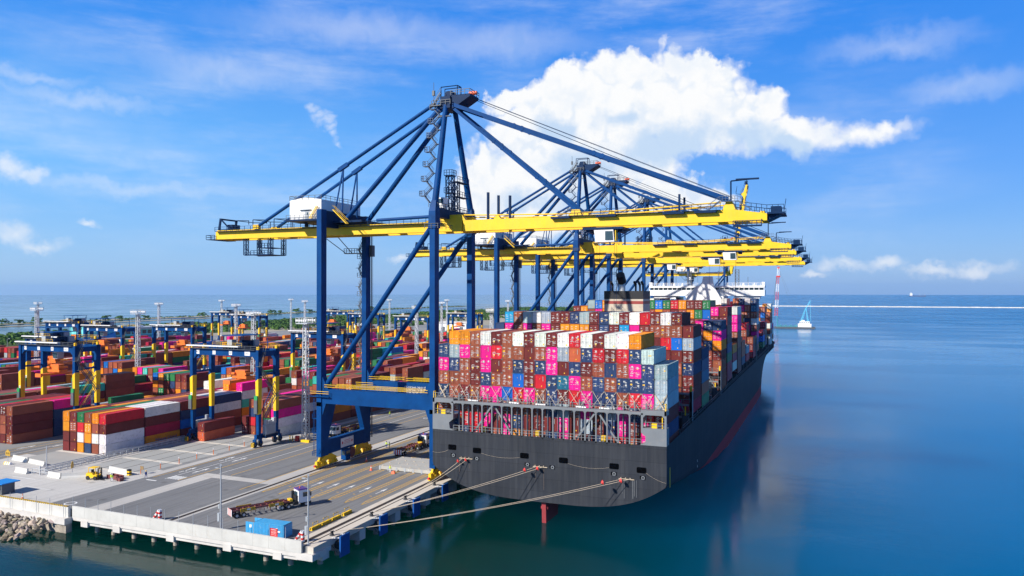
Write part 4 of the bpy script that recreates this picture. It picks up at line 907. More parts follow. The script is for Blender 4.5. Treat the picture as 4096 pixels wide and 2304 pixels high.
mb = MB(); mb.rail([(-26.6,by+1.8,46),(26.6,by+1.8,46)],1.2,.07,1.8); mb.rail([(5.6,by+1.6,43.0),(12,by+1.6,43.0)],1.1,.07,1.5); mb.build('guard_rail', M['white'], bh)
mb = MB()
for x, h in ((-8,7),(14,7.5)): mb.lattice((x,by+6,46),(x,by+6,46+h),1.7,.09,1.4)
mb.tube((5.4,by+6,46),(5.4,by+6,53),.14,n=6); mb.box(4.4,6.4,by+5.4,by+6.6,49.2,49.4); mb.tube((-17,by+5,46),(-17,by+5,50),.1,n=5); mb.tube((19,by+5,46),(19,by+5,50),.09,n=5); mb.build('radio_mast', M['dgrey'], bh)
for x in (-20,-15,-11,10,17,22): MB().tube((x,by+4,46),(x,by+4,47.3),.5,.2,n=8).build('antenna_dome', M['white'], bh)
mb = MB(); mb.prism([(-12.6,36.5),(-9.8,36.5),(-9.8,40.6),(-13.6,40.6)], 'y', by-.06, by-.01); mb.build('window', M['glass'], bh)
# mooring lines from the stern to the bollards, with red rat guards
def line(p, q, sag, lab):
    pts = []
    for k in range(25):
        f = k/24; v = Vector(p).lerp(Vector(q), f); v.z -= sag*4*f*(1-f); pts.append(v)
    return tag(MB().path(pts, .048, 5).build('mooring_rope', M['tan']), lab, 'rope', 'stern mooring ropes')
ro = []
for i, ((x, z), bx, lab) in enumerate(((SLOT[0],(-81,137.1),'left'), (SLOT[1],(-81,124.5),'middle'), (SLOT[2],(-81,111.9),'right'))):
    for j, d in enumerate((-.7, .55)):
        p = (x+d, Y0-.3, z-.1); q = (bx[0]+.1*j, bx[1]+.15*j, .65)
        ro.append((line(p, q, .8 if i == 2 else .5, f'{"upper" if j == 0 else "lower"} tan mooring rope running from the {lab} slot of the grey stern to a bollard'), p, q, i, j))
for _, p, q, i, j in ro:
    f = (.03 if j else .075); c = Vector(p).lerp(Vector(q), f); d = (Vector(q)-Vector(p)).normalized()
    mb = MB(); mb.tube(c, c+d*.35, .46, .12, n=14)
    tag(mb.build('rat_guard', M['red']), f'red rat guard on the {"lower" if j else "upper"} rope from the {["left","middle","right"][i]} slot of the stern', 'rat guard', 'red rat guards on the mooring ropes')

# ------------------------------------------------------------------ containers
PAL = {'O':('orange',(.80,.27,.015)), 'B':('brown',(.31,.085,.048)), 'M':('maroon',(.175,.030,.028)), 'W':('white',(.76,.75,.70)), 'P':('pink',(.82,.015,.27)), 'N':('navy',(.03,.06,.15)),
       'G':('grey-blue',(.36,.44,.48)), 'R':('red',(.58,.022,.035)), 'b':('bright blue',(.01,.15,.55)), 'T':('teal blue',(.02,.16,.27)), 'E':('green',(.025,.19,.065)), 'C':('pale grey-green',(.52,.62,.60)),
       'K':('brick orange',(.52,.12,.05)), 'Q':('turquoise',(.05,.50,.40)), 'S':('sky blue',(.01,.34,.68)), 'J':('crimson',(.38,.012,.045))}
M['paint'] = mat('paint', 'OBJ', .55, .13, .5, spec=.2, dirt=(.16,.085,.05), dirt_amt=.38)
M['frame'] = mat('frame', 'OBJ', .6, .2, .8, spec=.1, dirt=(.05,.03,.022), dirt_amt=.9)
M['paint2'] = mat('paint2', 'ATT', .55, .13, .5, spec=.2, dirt=(.16,.085,.05), dirt_amt=.38)
M['mark'] = mat('mark', (.50,.50,.48), .6, .1, 3)
M['placard'] = mat('placard', (.90,.52,.02), .6, .1, 3)
CL, CW, CH = 12.19, 2.438, 2.84
def corr(a, b_, n, d):                  # trapezoid profile along a line
    pts = []; p = (b_-a)/n
    for k in range(n): pts += [(a+p*k+p*.08, 0), (a+p*k+p*.42, 0), (a+p*k+p*.58, d), (a+p*k+p*.92, d)]
    return pts
def cont_body(end_open):
    mb = MB(); w = CW/2; f = .12
    for sx_ in (-1, 1):
        for y in (0, CL-f): mb.box(sx_*w-(f if sx_ > 0 else 0), sx_*w+(0 if sx_ > 0 else f), y, y+f, 0, CH, 4)
    for z in (0, CH-f):
        for sx_ in (-1, 1): mb.box(sx_*w-(f-.004 if sx_ > 0 else -.004), sx_*w+(-.004 if sx_ > 0 else f-.004), f, CL-f, z+.002, z+f-.002, 4)
        for y in (0, CL-f): mb.box(-w+f, w-f, y+.003, y+f-.003, z+.002, z+f-.002, 4)
    for sx_ in (-1, 1):
        x = sx_*(w-.05); P = [(f, 0)]+corr(f, CL-f, 42, .04)+[(CL-f, 0)]
        for (y0_, d0), (y1_, d1) in zip(P, P[1:]):
            q = [(x-sx_*d0, y0_, f), (x-sx_*d1, y1_, f), (x-sx_*d1, y1_, CH-f), (x-sx_*d0, y0_, CH-f)]; mb.poly(q if sx_ > 0 else q[::-1])
    P = [(f, 0)]+corr(f, CL-f, 21, .02)+[(CL-f, 0)]
    for (y0_, d0), (y1_, d1) in zip(P, P[1:]): mb.poly([(-w+f, y0_, CH-.03-d0), (w-f, y0_, CH-.03-d0), (w-f, y1_, CH-.03-d1), (-w+f, y1_, CH-.03-d1)])
    for y, s in ((0.05, -1), (CL-.05, 1)):
        if s < 0 and end_open: 
            mb.poly([(-w+f, .14, f), (w-f, .14, f), (w-f, .14, CH-f), (-w+f, .14, CH-f)]); continue
        P = [(-w+f, 0)]+corr(-w+f, w-f, 8, .05)+[(w-f, 0)]
        for (x0_, d0), (x1_, d1) in zip(P, P[1:]):
            q = [(x0_, y-s*d0, f), (x1_, y-s*d1, f), (x1_, y-s*d1, CH-f), (x0_, y-s*d0, CH-f)]; mb.poly(q if s < 0 else q[::-1])
    for sx_ in (-1, 1):
        for y in (0, CL):
            for z in (0, CH): cy_ = y+(.09 if y == 0 else -.09); cz = z+(.06 if z == 0 else -.06); mb.box(sx_*(w-.08)-.085, sx_*(w-.08)+.085, cy_-.095, cy_+.095, cz-.065, cz+.065, 1)
    if not end_open: mb.box(.55, .62, -.004, .002, 1.5, 2.5, 2); mb.box(.2, .38, -.004, .002, .35, .6, 3) ; mb.box(-.2, -.1, -.004, .002, 1.9, 2.02, 3)
    return mb.mesh('container_body', [M['paint'], M['dgrey'], M['mark'], M['placard'], M['frame']])
def cont_door(s, var):
    mb = MB(); w = CW/2-.12; x0, x1 = (-w, -.03) if s < 0 else (.03, w); f = .13; z0, z1 = f, CH-f
    mb.box(x0, x1, .06, .12, z0, z1)
    for z in (.45, .95, 1.42, 1.9, 2.38): mb.box(x0+.1, x1-.1, .025, .06, z-.13, z+.13)
    rods = (x0+.28, x1-.24)
    for x in rods: mb.tube((x, .0, .08), (x, .0, CH-.08), .026, n=6, m=0); mb.box(x-.05, x+.25*(1 if s < 0 else -1) if s < 0 else x+.05, -.03, .0, 1.12, 1.18, 1) if s < 0 else mb.box(x-.25, x+.05, -.03, 0, 1.12, 1.18, 1)
    for z in (.3, 1.0, 1.8, 2.5): mb.box((x0-.06 if s < 0 else x1-.04), (x0+.04 if s < 0 else x1+.06), .0, .06, z-.06, z+.06, 0)
    rr = random.Random(var*10+s)
    def mk(a, b_, c, d, m): mb.box(x0+a, x0+b_, .012, .022, c, d, m)
    if var in (0, 1):                   # rows of white lettering
        if s < 0:
            mk(.12,.62,2.32,2.5,2)
            for z in ((1.5,1.25,1.0,.72,.36) if var == 0 else (1.35,.9)): mk(.12,.12+rr.uniform(.4,.75),z,z+.09,2)
            mk(.15,.36,.55,.85,3 if var else 2)
            if var: mk(.12,.55,1.55,1.85,3)
        else:
            mk(.15,.85,2.3,2.42,2); mk(.45,.85,2.14,2.22,2)
            for z in (1.72,1.52,1.32,1.12,.9,.4): mk(.15,.15+rr.uniform(.5,.75),z,z+.085,2)
            mk(.5,.72,.5,.85,3 if not var else 2)
    elif var == 2:                      # sparse marks and placards
        if s < 0: mk(.15,.5,2.2,2.5,2); mk(.15,.55,1.55,1.85,3); mk(.2,.36,.7,1.0,2); mk(.5,.62,1.3,1.42,2)
        else: mk(.1,.5,2.05,2.35,2); mk(.4,.85,1.9,2.05,2); mk(.45,.85,1.3,1.65,2); mk(.2,.32,1.4,1.5,3); mk(.2,.5,.5,.58,2)
    elif var == 3:                      # plain pale door, a sticker or two
        if s < 0: mk(.15,.34,2.2,2.45,4); mk(.15,.27,1.1,1.35,5); mk(.6,.7,2.05,2.2,3)
        else: mk(.2,.32,2.05,2.2,3); mk(.55,.8,.3,.62,3)
    elif var == 4:
        if s < 0: mk(.2,.3,1.7,1.8,2); mk(.4,.5,1.5,1.62,3); mk(.35,.5,.95,1.15,5)
        else: mk(.15,.4,1.6,1.8,3); mk(.45,.7,1.6,1.8,3); mk(.2,.75,.35,.4,2)
    elif var >= 5:
        ys_ = sorted(rr.uniform(.3, 2.4) for _ in range(rr.randint(4, 8)))
        for z in ys_:
            a_ = rr.choice((.1, .15, .3)); mk(a_, min(.95, a_+rr.uniform(.2, .8)), z, z+rr.choice((.06, .08, .12)), 2)
        for _ in range(rr.randint(0, 2)): a_, z = rr.uniform(.1, .6), rr.uniform(.4, 2.1); mk(a_, a_+rr.uniform(.15,.35), z, z+rr.uniform(.15,.35), rr.choice((2,3,3)))
        if rr.random() < .5: a_, z = rr.uniform(.1,.5), rr.uniform(1.9,2.2); mk(a_, a_+.35, z, z+.3, 2)
    return mb.mesh('container_door', [M['paint'], M['galv'], M['mark'], M['placard'], M['red'], M['dgrey']])
BODY = {False: cont_body(False), True: cont_body(True)}
DOOR = {(s, v): cont_door(s, v) for s in (-1, 1) for v in range(17)}
def word_mesh(s, size):
    e = bpy.data.objects.new('tmp', None); COL.objects.link(e); o = text(s, size, M['mark'], e, (0,0,0), (0,0,0), 'word', .004, 'CENTER'); me = o.data; bpy.data.objects.remove(o); bpy.data.objects.remove(e); return me
WORD = {'P': word_mesh('ONE', .46), 'tex': word_mesh('tex', .5), 'H': word_mesh('Hapag-Lloyd', 1.5), 'I': word_mesh('INTERPOOL', .26), '2K': word_mesh('2K', .45)}
BOX = []                                # every container: position of its near lower corner centre, colour, look, label
def put(x, y, z, c, lab, kind=None, h=CH, y_len=CL, word=None):
    BOX.append(dict(x=x, y=y, z=z, c=c, lab=lab, kind=kind, h=h, word=word))
CR = random.Random(42)
SHIPMIX = 'BBBBBBMMMMMPPPNNNNOOGWWRRJKbET'
YARDMIX = 'BBBBBBBMMMMMKKOOOOOOOEEEENNPPRRJGWQb'
def col_x(k): return -78.45+1.22+ (0 if k == 0 else .12 if k < 19 else .26)+2.475*k     # centre of ship row k (0 is nearest the quay)
TP = 2.87
STERN = ['.OOBWMBWMWMWRWMWWO..', 'NGPBpRBBmBPGkNRMRNC.', 'PNBMPmBNMNPmNMBnBPNG', 'BBBXNBYvMrNTPBNBNNNG', 'NBMBPpvRPBNXjPnNBRPG', 'BBBBBPBBBBNGBpBGPNRM', '.NRRPmPNmXmPmGMNPMPN', 'BBNRMBPOBBNPBMNBRBPM']
LOW = {'p':'P', 'm':'M', 'k':'K', 'n':'N', 'v':'b', 'r':'R', 'j':'R', 'X':'M', 'Y':'B'}
TIERW = ['top', 'second', 'third', 'fourth', 'fifth', 'sixth', 'seventh', 'lowest']
for r, row in enumerate(STERN):
    for k, c in enumerate(row):
        if c == '.': continue
        kind = 'c' if c in 'pmknvrj' else None; w = {'X':'tex', 'Y':'2K'}.get(c); cc = LOW.get(c, c)
        put(col_x(k), 146.9, 34.6-TP*(r+1), cc, f'{PAL[cc][0]} container at the stern, {TIERW[r]} tier from the top, {ORD[k]} column from the quay', kind, word=w)
BAYS = [(177.5,'second bay',36.9), (190.4,'third bay',36.0), (227.0,'fourth bay',34.6), (241.5,'fifth bay',37.6), (255.5,'sixth bay',31.5), (270.0,'seventh bay',37.7), (284.,'eighth bay',31), (300.,'ninth bay',31), (328.,'tenth bay',33.), (345.0,'eleventh bay',37.5), (378.,'twelfth bay',36.6), (392.,'thirteenth bay',34.), (428.,'fourteenth bay',37.8), (442.,'fifteenth bay',34.), (474.,'sixteenth bay',36.)]
B2 = ['.SBGWGMMNGMNWMWRMWM.', 'NPBPBPMOOOMNMSpMBBBm', 'OOBPWPRBOMPBBMRMmRvG', 'BMNBMPBBMNBPMBNRQMmM', 'PBBNRBMBPBMNBPMBKNBN', 'BMBPBNBRMBBMPBNMBPBM', 'NBRBMBPBNMBBMPBNBRBM', 'BBMBNBBPMBRBMBBNBMPJ', 'BMBBNPBBMBBRBNBBMBNK']
B5 = ['MOGbO..ROOEbEROM.E..', 'BMBPOMBBRMBOBMBOEvMM', 'NBMBBOPBMBNBMPBMBbEB', 'BMBNPBMBOBBNMBPNvBBM']
for bi, (y, nm, zt) in enumerate(BAYS):
    for k in range(20):
        wlim = hb(y-Y0, 13.6) if y > 440 else 99
        if abs(col_x(k)-CXS) > wlim-1.0: continue
        if nm in ('third bay',) and 7 <= k <= 11 : pass
        top = zt if 1 <= k <= 18 else zt-2*TP
        if nm == 'second bay': top = 38.1 if k <= 18 and k > 0 else 35.2
        elif nm == 'fourth bay': top = zt-TP*(0 if k in (17,18,19) else 1)
        elif nm == 'fifth bay': top = 40.4 if 2 <= k <= 17 else 38.4
        elif nm == 'third bay': top = 29.0 if k == 19 else 35-TP*CR.choice((0,1))
        elif nm == 'eleventh bay': top = 40.2-TP*CR.choice((0,0,1)) if (k < 6 or k > 12) else 31
        elif nm == 'seventh bay': top = 38.0-TP*CR.choice((0,0,1)) if k < 19 else 38.0
        else: top -= TP*CR.choice((0,0,0,1,1,2))
        nt_ = int((top-14.4)/TP)
        for r in range(nt_):
            z = top-TP*(r+1); c = CR.choice(SHIPMIX)
            src = B2 if nm == 'second bay' else B5 if nm == 'fifth bay' else None
            if src:
                q = r+(1 if k in (0, 19) and src is B2 else 0)
                if q < len(src) and k < len(src[q]) and src[q][k] != '.': c = src[q][k]
            if nm == 'fourth bay' and k == 19: c = 'NPOMB'[min(r,4)]
            if nm == 'seventh bay' and k == 19: c = 'WPPBBM'[min(r,5)]
            if nm == 'third bay' and k == 19: c = 'NNTKE'[min(r,4)]
            kind = 'c' if c in 'pmknvrj' or CR.random() < .12 else None; c = LOW.get(c, c)
            put(col_x(k), y, z, c, f'{PAL[c][0]} ship container, {nm} from the stern, {TIERW[min(r,7)]} tier, {ORD[k]} column from the quay', kind)
# yard blocks: (right edge of the right row, gantry leg at the right, name)
YB = []
for p in range(5):
    o = -61.6*p
    YB += [(-151.0+o, -146.4+o, False), (-175.8+o, -173.0+o, True)]
RP = 2.76; YH = 2.67
BN = ['first', 'second', 'third', 'fourth', 'fifth', 'sixth', 'seventh', 'eighth', 'ninth', 'tenth']
FIX = {(1,0): ['OOMM','MBMM','ERWO','BOON','OBWB','RMWW'], (1,1): ['MMBM','OBMB','EMBM','WBMN','WMBB','WMJO'], (1,2): ['MBBM','BMMB','OBMM','BNNM','MNNM','MNbM'], (1,3): ['MBMM','BWBM','MBNN','WNBM','NWBM','NWBM'],
       (2,0): ['BMMB','MBBM','EBMM','RMBM','MBBM','BMMB'], (2,1): ['MBBM','MBMB','MMBB','RMBM','BMMN','PNNN'], (2,2): ['BM','BM','MB','MB','WM','PM'], (2,3): ['GB','BM','NB','WB','BM','MN'], (2,4): ['OB']*6, (2,5): ['bOBOE','OBEOO','EMBBM','ENMBB','MBOMB','MBNOB'],
       (0,3): ['','MM','BNRB','BBMB','MMEM','BPWW'], (0,4): ['MWOM','MBOB','PBWM','MBBM','MBWM','BWMM'], (0,5): ['OB']*6, (0,6): ['QBMBM','MRBMM','EBBMM','BMOBB','BMRMB','BBMKM'], (0,7): ['BMMBM','MBOMB','BMMBO','EMMBB','MBOOM','MBMOB'], (0,8): ['M','','MB','','B','']}
for bi, (xr, xl, mir) in enumerate(YB):
    for s in range(38):
        y = 143.9+12.6*s
        if bi == 0 and s < 3: continue
        if bi >= 6 and y < (240 if bi == 6 else 225): continue
        if bi == 0 and s == 2: continue
        gap = CR.random() < (.10 if s > 5 else 0) or (bi == 2 and s == 4) 
        base = CR.choice((1,2,2,3)) if s > 20 else CR.choice((3,4,4,5,5)) if s > 4 else 4
        for r in range(6):
            x = xr-CW/2-RP*(5-r)
            if (bi, s) in FIX: cs = FIX[(bi, s)][r]
            else:
                if gap: continue
                k = max(0, min(5, base+CR.choice((-2,-1,0,0,0,1)))); cs = ''.join(CR.choice(YARDMIX) for _ in range(k))
                if CR.random() < .4 and k: cs = cs[0]*k if cs[0] in 'BMOEP' else cs
            for q, c in enumerate(cs):
                z = YH*(len(cs)-1-q)+.02
                nlev = {1:'ground', 2:'second', 3:'third', 4:'fourth', 5:'fifth'}[len(cs)-q]
                put(x, y, z, c, f'{PAL[c][0]} yard container, {nlev} level, {ORD[5-r]} row from right, {ORD[min(s,23)]} stack, {BN[bi]} block from quay', None if (CR.random() < .12) else 'c', YH-.03, word='H' if (bi, s, r, q) == (1, 1, 5, 3) else None)
put(-166.95, 167.9, .02+YH, 'M', 'upper maroon container of the lone pair in front of the nearest yard block', 'c', YH-.03)
put(-166.95, 167.9, .02, 'K', 'lower orange-brown container of the lone pair in front of the nearest yard block', 'c', YH-.03)
put(-219.5, 181.5, 5.4, 'E', 'long green container lying alone on top of low stacks left of the blue gantry', 'c', YH-.03)
for q in range(12):
    for r in range(4 if q % 6 < 4 else 3): put(-337.2-2.76*(q % 6), 212+12.6*(q//6), .02+YH*r, 'W' if (q*3+r) % 5 else 'G', f'white refrigerated container at the left yard edge, {["bottom","second","third","top"][r]} level, {ORD[q % 6]} column, {"front" if q < 6 else "back"} stack', None, YH-.03)
# which containers show largest from the quay side: rays over the view
from mathutils.bvhtree import BVHTree
bv, bf = [], []
for b in BOX:
    i = len(bv); x, y, z, h, w = b['x'], b['y'], b['z'], b['h'], CW/2
    bv += [(x-w,y,z),(x+w,y,z),(x+w,y+CL,z),(x-w,y+CL,z),(x-w,y,z+h),(x+w,y,z+h),(x+w,y+CL,z+h),(x-w,y+CL,z+h)]
    bf += [(i+3,i+2,i+1,i),(i+4,i+5,i+6,i+7),(i,i+1,i+5,i+4),(i+1,i+2,i+6,i+5),(i+2,i+3,i+7,i+6),(i+3,i,i+4,i+7)]
nbox = len(bf)
for (x0,x1,y0,y1,z0,z1) in ((-78.6,-28.4,144.5,146.,0,13.6), (-28.6,-28.4,144.5,470,-4,13.6), (-59,-48,210,219,12,44)):
    i = len(bv); bv += [(x0,y0,z0),(x1,y0,z0),(x1,y1,z0),(x0,y1,z0),(x0,y0,z1),(x1,y0,z1),(x1,y1,z1),(x0,y1,z1)]
    bf += [(i+3,i+2,i+1,i),(i+4,i+5,i+6,i+7),(i,i+1,i+5,i+4),(i+1,i+2,i+6,i+5),(i+2,i+3,i+7,i+6),(i+3,i,i+4,i+7)]
bvh = BVHTree.FromPolygons(bv, bf); seen = {}
eye = Vector((0,0,CAMZ)); cy_, sy_ = math.cos(YAW), math.sin(YAW)
for j in range(1160, 1900, 8):
    for i in range(0, 3140, 8):
        u, v = (i-2048)/3040, (1168-j)/3040
        h = bvh.ray_cast(eye, Vector((u*cy_-sy_, u*sy_+cy_, v)).normalized())
        if h[2] is not None and h[2] < nbox: seen[h[2]//6] = seen.get(h[2]//6, 0)+1
order = sorted(seen, key=lambda k: (-seen[k], k)); own = set(order[:296])
rest = [k for k in range(len(BOX)) if k not in own]
GSHIP, GYARD = 'containers stacked on the ship', 'containers stacked in the yard'
def color(c, k):
    r_ = random.Random(k); g = r_.uniform(.82, 1.14); v = PAL[c][1]; return (v[0]*g, v[1]*g*r_.uniform(.92,1.08), v[2]*g, 1)
for k in sorted(own):
    b = BOX[k]; isship = b['x'] > -85 and b['z'] > 8; c = b['c']; sz = b['h']/CH
    t = bpy.data.objects.new('container', None); COL.objects.link(t); t.location = (b['x'], b['y'], b['z']); t.scale = (1, 1, sz); tag(t, b['lab'], 'container', GSHIP if isship else GYARD)
    col = color(c, k); dr = b['kind'] != 'c'
    o = bpy.data.objects.new('body', BODY[dr]); COL.objects.link(o); o.parent = t; o.color = col
    if dr:
        h_ = (k*7919) % 97; v = 3 if c == 'W' else 4 if c in 'CO' else (2 if h_ % 3 else 5+h_ % 12) if c in 'NT' else 5+h_ % 12 if h_ % 4 else k % 2
        for s in (-1, 1):
            o = bpy.data.objects.new('door', DOOR[(s, v)]); COL.objects.link(o); o.parent = t; o.color = col
        w = 'P' if c == 'P' else b['word']
        if w and w != 'H': o = bpy.data.objects.new('lettering', WORD[w]); COL.objects.link(o); o.parent = t; o.location = (-.62, -.045, 1.95); o.rotation_euler = FRONT
    if b['word'] == 'H':
        o = bpy.data.objects.new('lettering', WORD['H']); COL.objects.link(o); o.data = o.data.copy(); o.data.materials[0] = M['workblue']; o.parent = t; o.location = (CW/2+.01, 7.2, .7); o.rotation_euler = SIDE
mb = MB(); cols = []; mr_ = random.Random(9)
for k in rest:
    b = BOX[k]; cc = color(b['c'], k); mb.box(b['x']-CW/2+.01, b['x']+CW/2-.01, b['y'], b['y']+CL, b['z'], b['z']+b['h']-.02); cols += [cc]*6
    if k not in seen: continue
    x, y, z, h = b['x'], b['y']-.02, b['z'], b['h']; dk = tuple(v*.45 for v in cc[:3])+(1,)
    def mq(a, c, d, e, col): mb.poly([(x+a,y,z+d), (x+c,y,z+d), (x+c,y,z+e), (x+a,y,z+e)]); cols.append(col)
    mq(-1.2,1.2,0,.14,dk); mq(-1.2,-1.08,.14,h-.16,dk); mq(1.08,1.2,.14,h-.16,dk); mq(-1.2,1.2,h-.16,h-.03,dk)
    if b['kind'] == 'c':
        for q in range(6): mq(-.95+.33*q,-.82+.33*q,.2,h-.2,tuple(v*.8 for v in cc[:3])+(1,))
        if mr_.random() < .6: mq(.5,.66,.4,.7,(.85,.5,.03,1))
    else:
        mq(-.03,.03,.14,h-.16,dk)
        if b['c'] not in 'WC':
            for q in range(4):
                zz = .5+.5*q+mr_.uniform(-.1,.1); wd = mr_.uniform(.3,.75); mq(-.95,-.95+wd,zz,zz+.1,(.6,.6,.58,1)); wd = mr_.uniform(.3,.75); mq(.15,.15+wd,zz+.1,zz+.2,(.6,.6,.58,1))
        if mr_.random() < .5: mq(-.9,-.55,1.3,1.6,(.85,.5,.03,1))
me = mb.mesh('stacked_containers', M['paint2']); at_ = me.attributes.new('paint', 'FLOAT_COLOR', 'FACE'); at_.data.foreach_set('color', [x for c in cols for x in c])
o = bpy.data.objects.new('stacked_containers', me); COL.objects.link(o); tag(o, kind='stuff')
print('containers', len(BOX), 'own', len(own), 'seen', len(seen), 'smallest', seen[order[min(295,len(order)-1)]])
# lashing rods across the stern stack
mb = MB()
for k in range(20):
    x = col_x(k)-CXS; w = 1.16
    for s in (-1, 1):
        n_ = 3 if k in (0, 19) else 1
        for q in range(n_): mb.beam((x-s*(w-.1*q),1.5,20.0),(x+s*w,2.34,23.1-.15*q),.07,.07)
mb.build('lashing_rod', M['tan'], ship)
# ------------------------------------------------------------------ yard gantry cranes on tyres
def make_rtg():
    t = thing('yard_gantry', 'x', 'gantry crane')
    XL = -23.9
    for x in (XL, 0.0):
        for s in (-1, 1):
            y = s*3.6; mb = MB()
            mb.hexa([(x-.42,y-.5,3.4),(x+.42,y-.5,3.4),(x+.42,y+.5,3.4),(x-.42,y+.5,3.4),(x-.45,y-.6,9.0),(x+.45,y-.6,9.0),(x+.45,y+.6,9.0),(x-.45,y+.6,9.0)],0)
            mb.hexa([(x-.452,y-.602,9.0),(x+.452,y-.602,9.0),(x+.452,y+.602,9.0),(x-.452,y+.602,9.0),(x-.50,y-.80,18.2),(x+.50,y-.80,18.9),(x+.50,y+.80,18.9),(x-.50,y+.80,18.2)],1)
            mb.hexa([(x-.50,y-.78,18.2),(x+.50,y-.78,18.9),(x+.50,y+.78,18.9),(x-.50,y+.78,18.2),(x-.50,y-.8,26.8),(x+.50,y-.8,26.8),(x+.50,y+.8,26.8),(x-.50,y+.8,26.8)],0)
            lg = mb.build('leg', [BL, YE], t)
            if s < 0: MB().box(x-.3,x+.3,y-.72,y-.66,13.2,13.9).build('sign_plate', WH, lg); text('60', .5, M['black'], lg, (x, y-.73, 13.37), FRONT)
        mb = MB(); mb.box(x-.45,x+.45,-4.9,4.9,2.2,3.4); mb.build('sill_beam', BL, t); MB().box(x-.35,x+.35,-2.8,2.8,24.9,26.4).build('tie_beam', BL, t); MB().box(x-.25,x+.25,-2.85,2.85,19.6,20.1).build('tie_beam', BL, t)
        for y in (-5.2,-3.0,3.0,5.2):
            mb = MB(); mb.disc((x,y,.85),(1,0,0),.85,.55,16,0); mb.disc((x,y,.85),(1,0,0),.42,.6,10,1); mb.box(x-.5,x+.5,y-.25,y+.25,.9,2.2,2); mb.build('wheel', [M['rubber'], M['dgrey'], BL], t)
        for y in (-6.15,): 
            mb = MB(); mb.hexa([(x-.5,y-.1,.25),(x+.5,y-.1,.25),(x+.5,y+.25,.25),(x-.5,y+.25,.25),(x-.5,y-.05,1.4),(x+.5,y-.05,1.4),(x+.5,y+.25,1.4),(x-.5,y+.25,1.4)],0)
            for k in range(3): mb.poly([(x-.5,y-.12,.3+.36*k),(x,y-.12,.55+.36*k),(x,y-.12,.73+.36*k),(x-.5,y-.12,.48+.36*k)],1); mb.poly([(x,y-.12,.55+.36*k),(x+.5,y-.12,.3+.36*k),(x+.5,y-.12,.48+.36*k),(x,y-.12,.73+.36*k)],1)
            mb.build('wheel_guard', [YE, M['black']], t)
    for s in (-1, 1):
        y = s*3.6; mb = MB(); mb.box(XL-.5,.5,y-.5,y+.5,24.9,26.8)
        for x, d in ((XL+.5,1),(-.5,-1)):
            P = [(x,24.9),(x,23.6),(x+d*1.3,24.9)]; mb.prism(P if d > 0 else P[::-1], 'y', y-.5, y+.5)
        gd = mb.build('girder', BL, t)
        if s < 0:
            for x, tx in ((-21.6,'41T'),(-15.6,'/'),(-9.6,'60'),(-3.6,'E-RTG')):
                w = .55 if tx != 'E-RTG' else .95; MB().box(x-w,x+w,y-.54,y-.505,25.2,26.4).build('sign_plate', WH, gd); text(tx, .8 if w < .9 else .6, M['black'], gd, (x, y-.545, 25.5), FRONT)
    mb = MB(); mb.box(XL-1.2,-6,-5.2,-4.2,27.5,27.8,0); mb.box(XL-1,-.5,-4.9,-4.1,26.8,26.9,1)
    for k in range(9): mb.box(XL+2*k,XL+2*k+.12,-4.8,-4.6,26.9,27.5,1)
    mb.rail([(XL-.6,-4.9,26.9),(.6,-4.9,26.9)],1.0,.04,2.2,1); mb.build('cable_tray', [WH, M['dgrey']], t)
    mb = MB(); mb.rail([(XL-.6,4.4,26.9),(.6,4.4,26.9)],1.1,.035,3); mb.rail([(.6,-4.4,26.9),(.6,4.4,26.9)],1.1,.03,3); mb.box(-.35,.35,-4.2,-3.6,26.85,27.7); mb.box(-.35,.35,3.4,4.0,26.85,27.7); mb.build('guard_rail', YE, t)
    # trolley with machinery and canopies
    tx = -9.0
    mb = MB(); mb.box(tx-3.5,tx+3.5,-4.2,4.2,26.9,27.5,0); mb.box(tx-2.5,tx-.8,-3.4,-1.6,27.5,29.4,1); mb.tube((tx-1,1,28.4),(tx+2.6,1,28.4),.75,n=12,m=0); mb.box(tx+.6,tx+2.8,-3.2,-1.0,27.5,28.6,0); mb.box(tx-2.8,tx+.2,1.8,3.6,27.5,28.8,0); mb.box(tx+1.8,tx+3.2,1.4,3.4,27.5,29.2,1)
    for x in (-3.2,3.2):
        for y in (-3.9,3.9): mb.beam((tx+x,y,27.5),(tx+x,y,30.6),.15,.15,0)
    mb.rail([(tx-3.5,-4.2,27.5),(tx+3.5,-4.2,27.5)],1.1,.03,2.4,2); tr = mb.build('trolley', [NV, M['grey'], YE], t)
    mb = MB(); mb.box(tx-3.6,tx+3.6,-4.2,4.2,30.6,30.75); mb.build('canopy', BL, tr)
    mb = MB(); mb.hexa([(tx+1.6,-2.6,22.6),(tx+3.4,-2.6,22.6),(tx+3.4,-.6,22.6),(tx+1.6,-.6,22.6),(tx+1.4,-2.8,24.8),(tx+3.6,-2.8,24.8),(tx+3.6,-.4,24.8),(tx+1.4,-.4,24.8)],0); mb.box(tx+1.7,tx+3.3,-2.83,-2.72,22.9,24.4,1); mb.build('operator_cab', [M['grey'], M['glass']], tr)
    mb = MB(); mb.box(tx-2.6,tx+2.6,-1.4,1.4,18.3,19.0); mb.box(tx-1.8,tx+1.8,-1.0,1.0,19.0,20.6); mb.box(tx-2.6,tx-1.6,-1.6,1.6,19.4,20.0); mb.box(tx+1.6,tx+2.6,-1.6,1.6,19.4,20.0)
    mb.hexa([(tx-1.0,-6.1,17.5),(tx+1.0,-6.1,17.5),(tx+1.0,6.1,17.5),(tx-1.0,6.1,17.5),(tx-.9,-6.1,18.1),(tx+.9,-6.1,18.1),(tx+.9,6.1,18.1),(tx-.9,6.1,18.1)])
    for y in (-6.1,6.1): mb.box(tx-1.25,tx+1.25,y-.25,y+.25,17.2,18.3)
    mb.build('spreader', M['orange'], t)
    mb = MB()
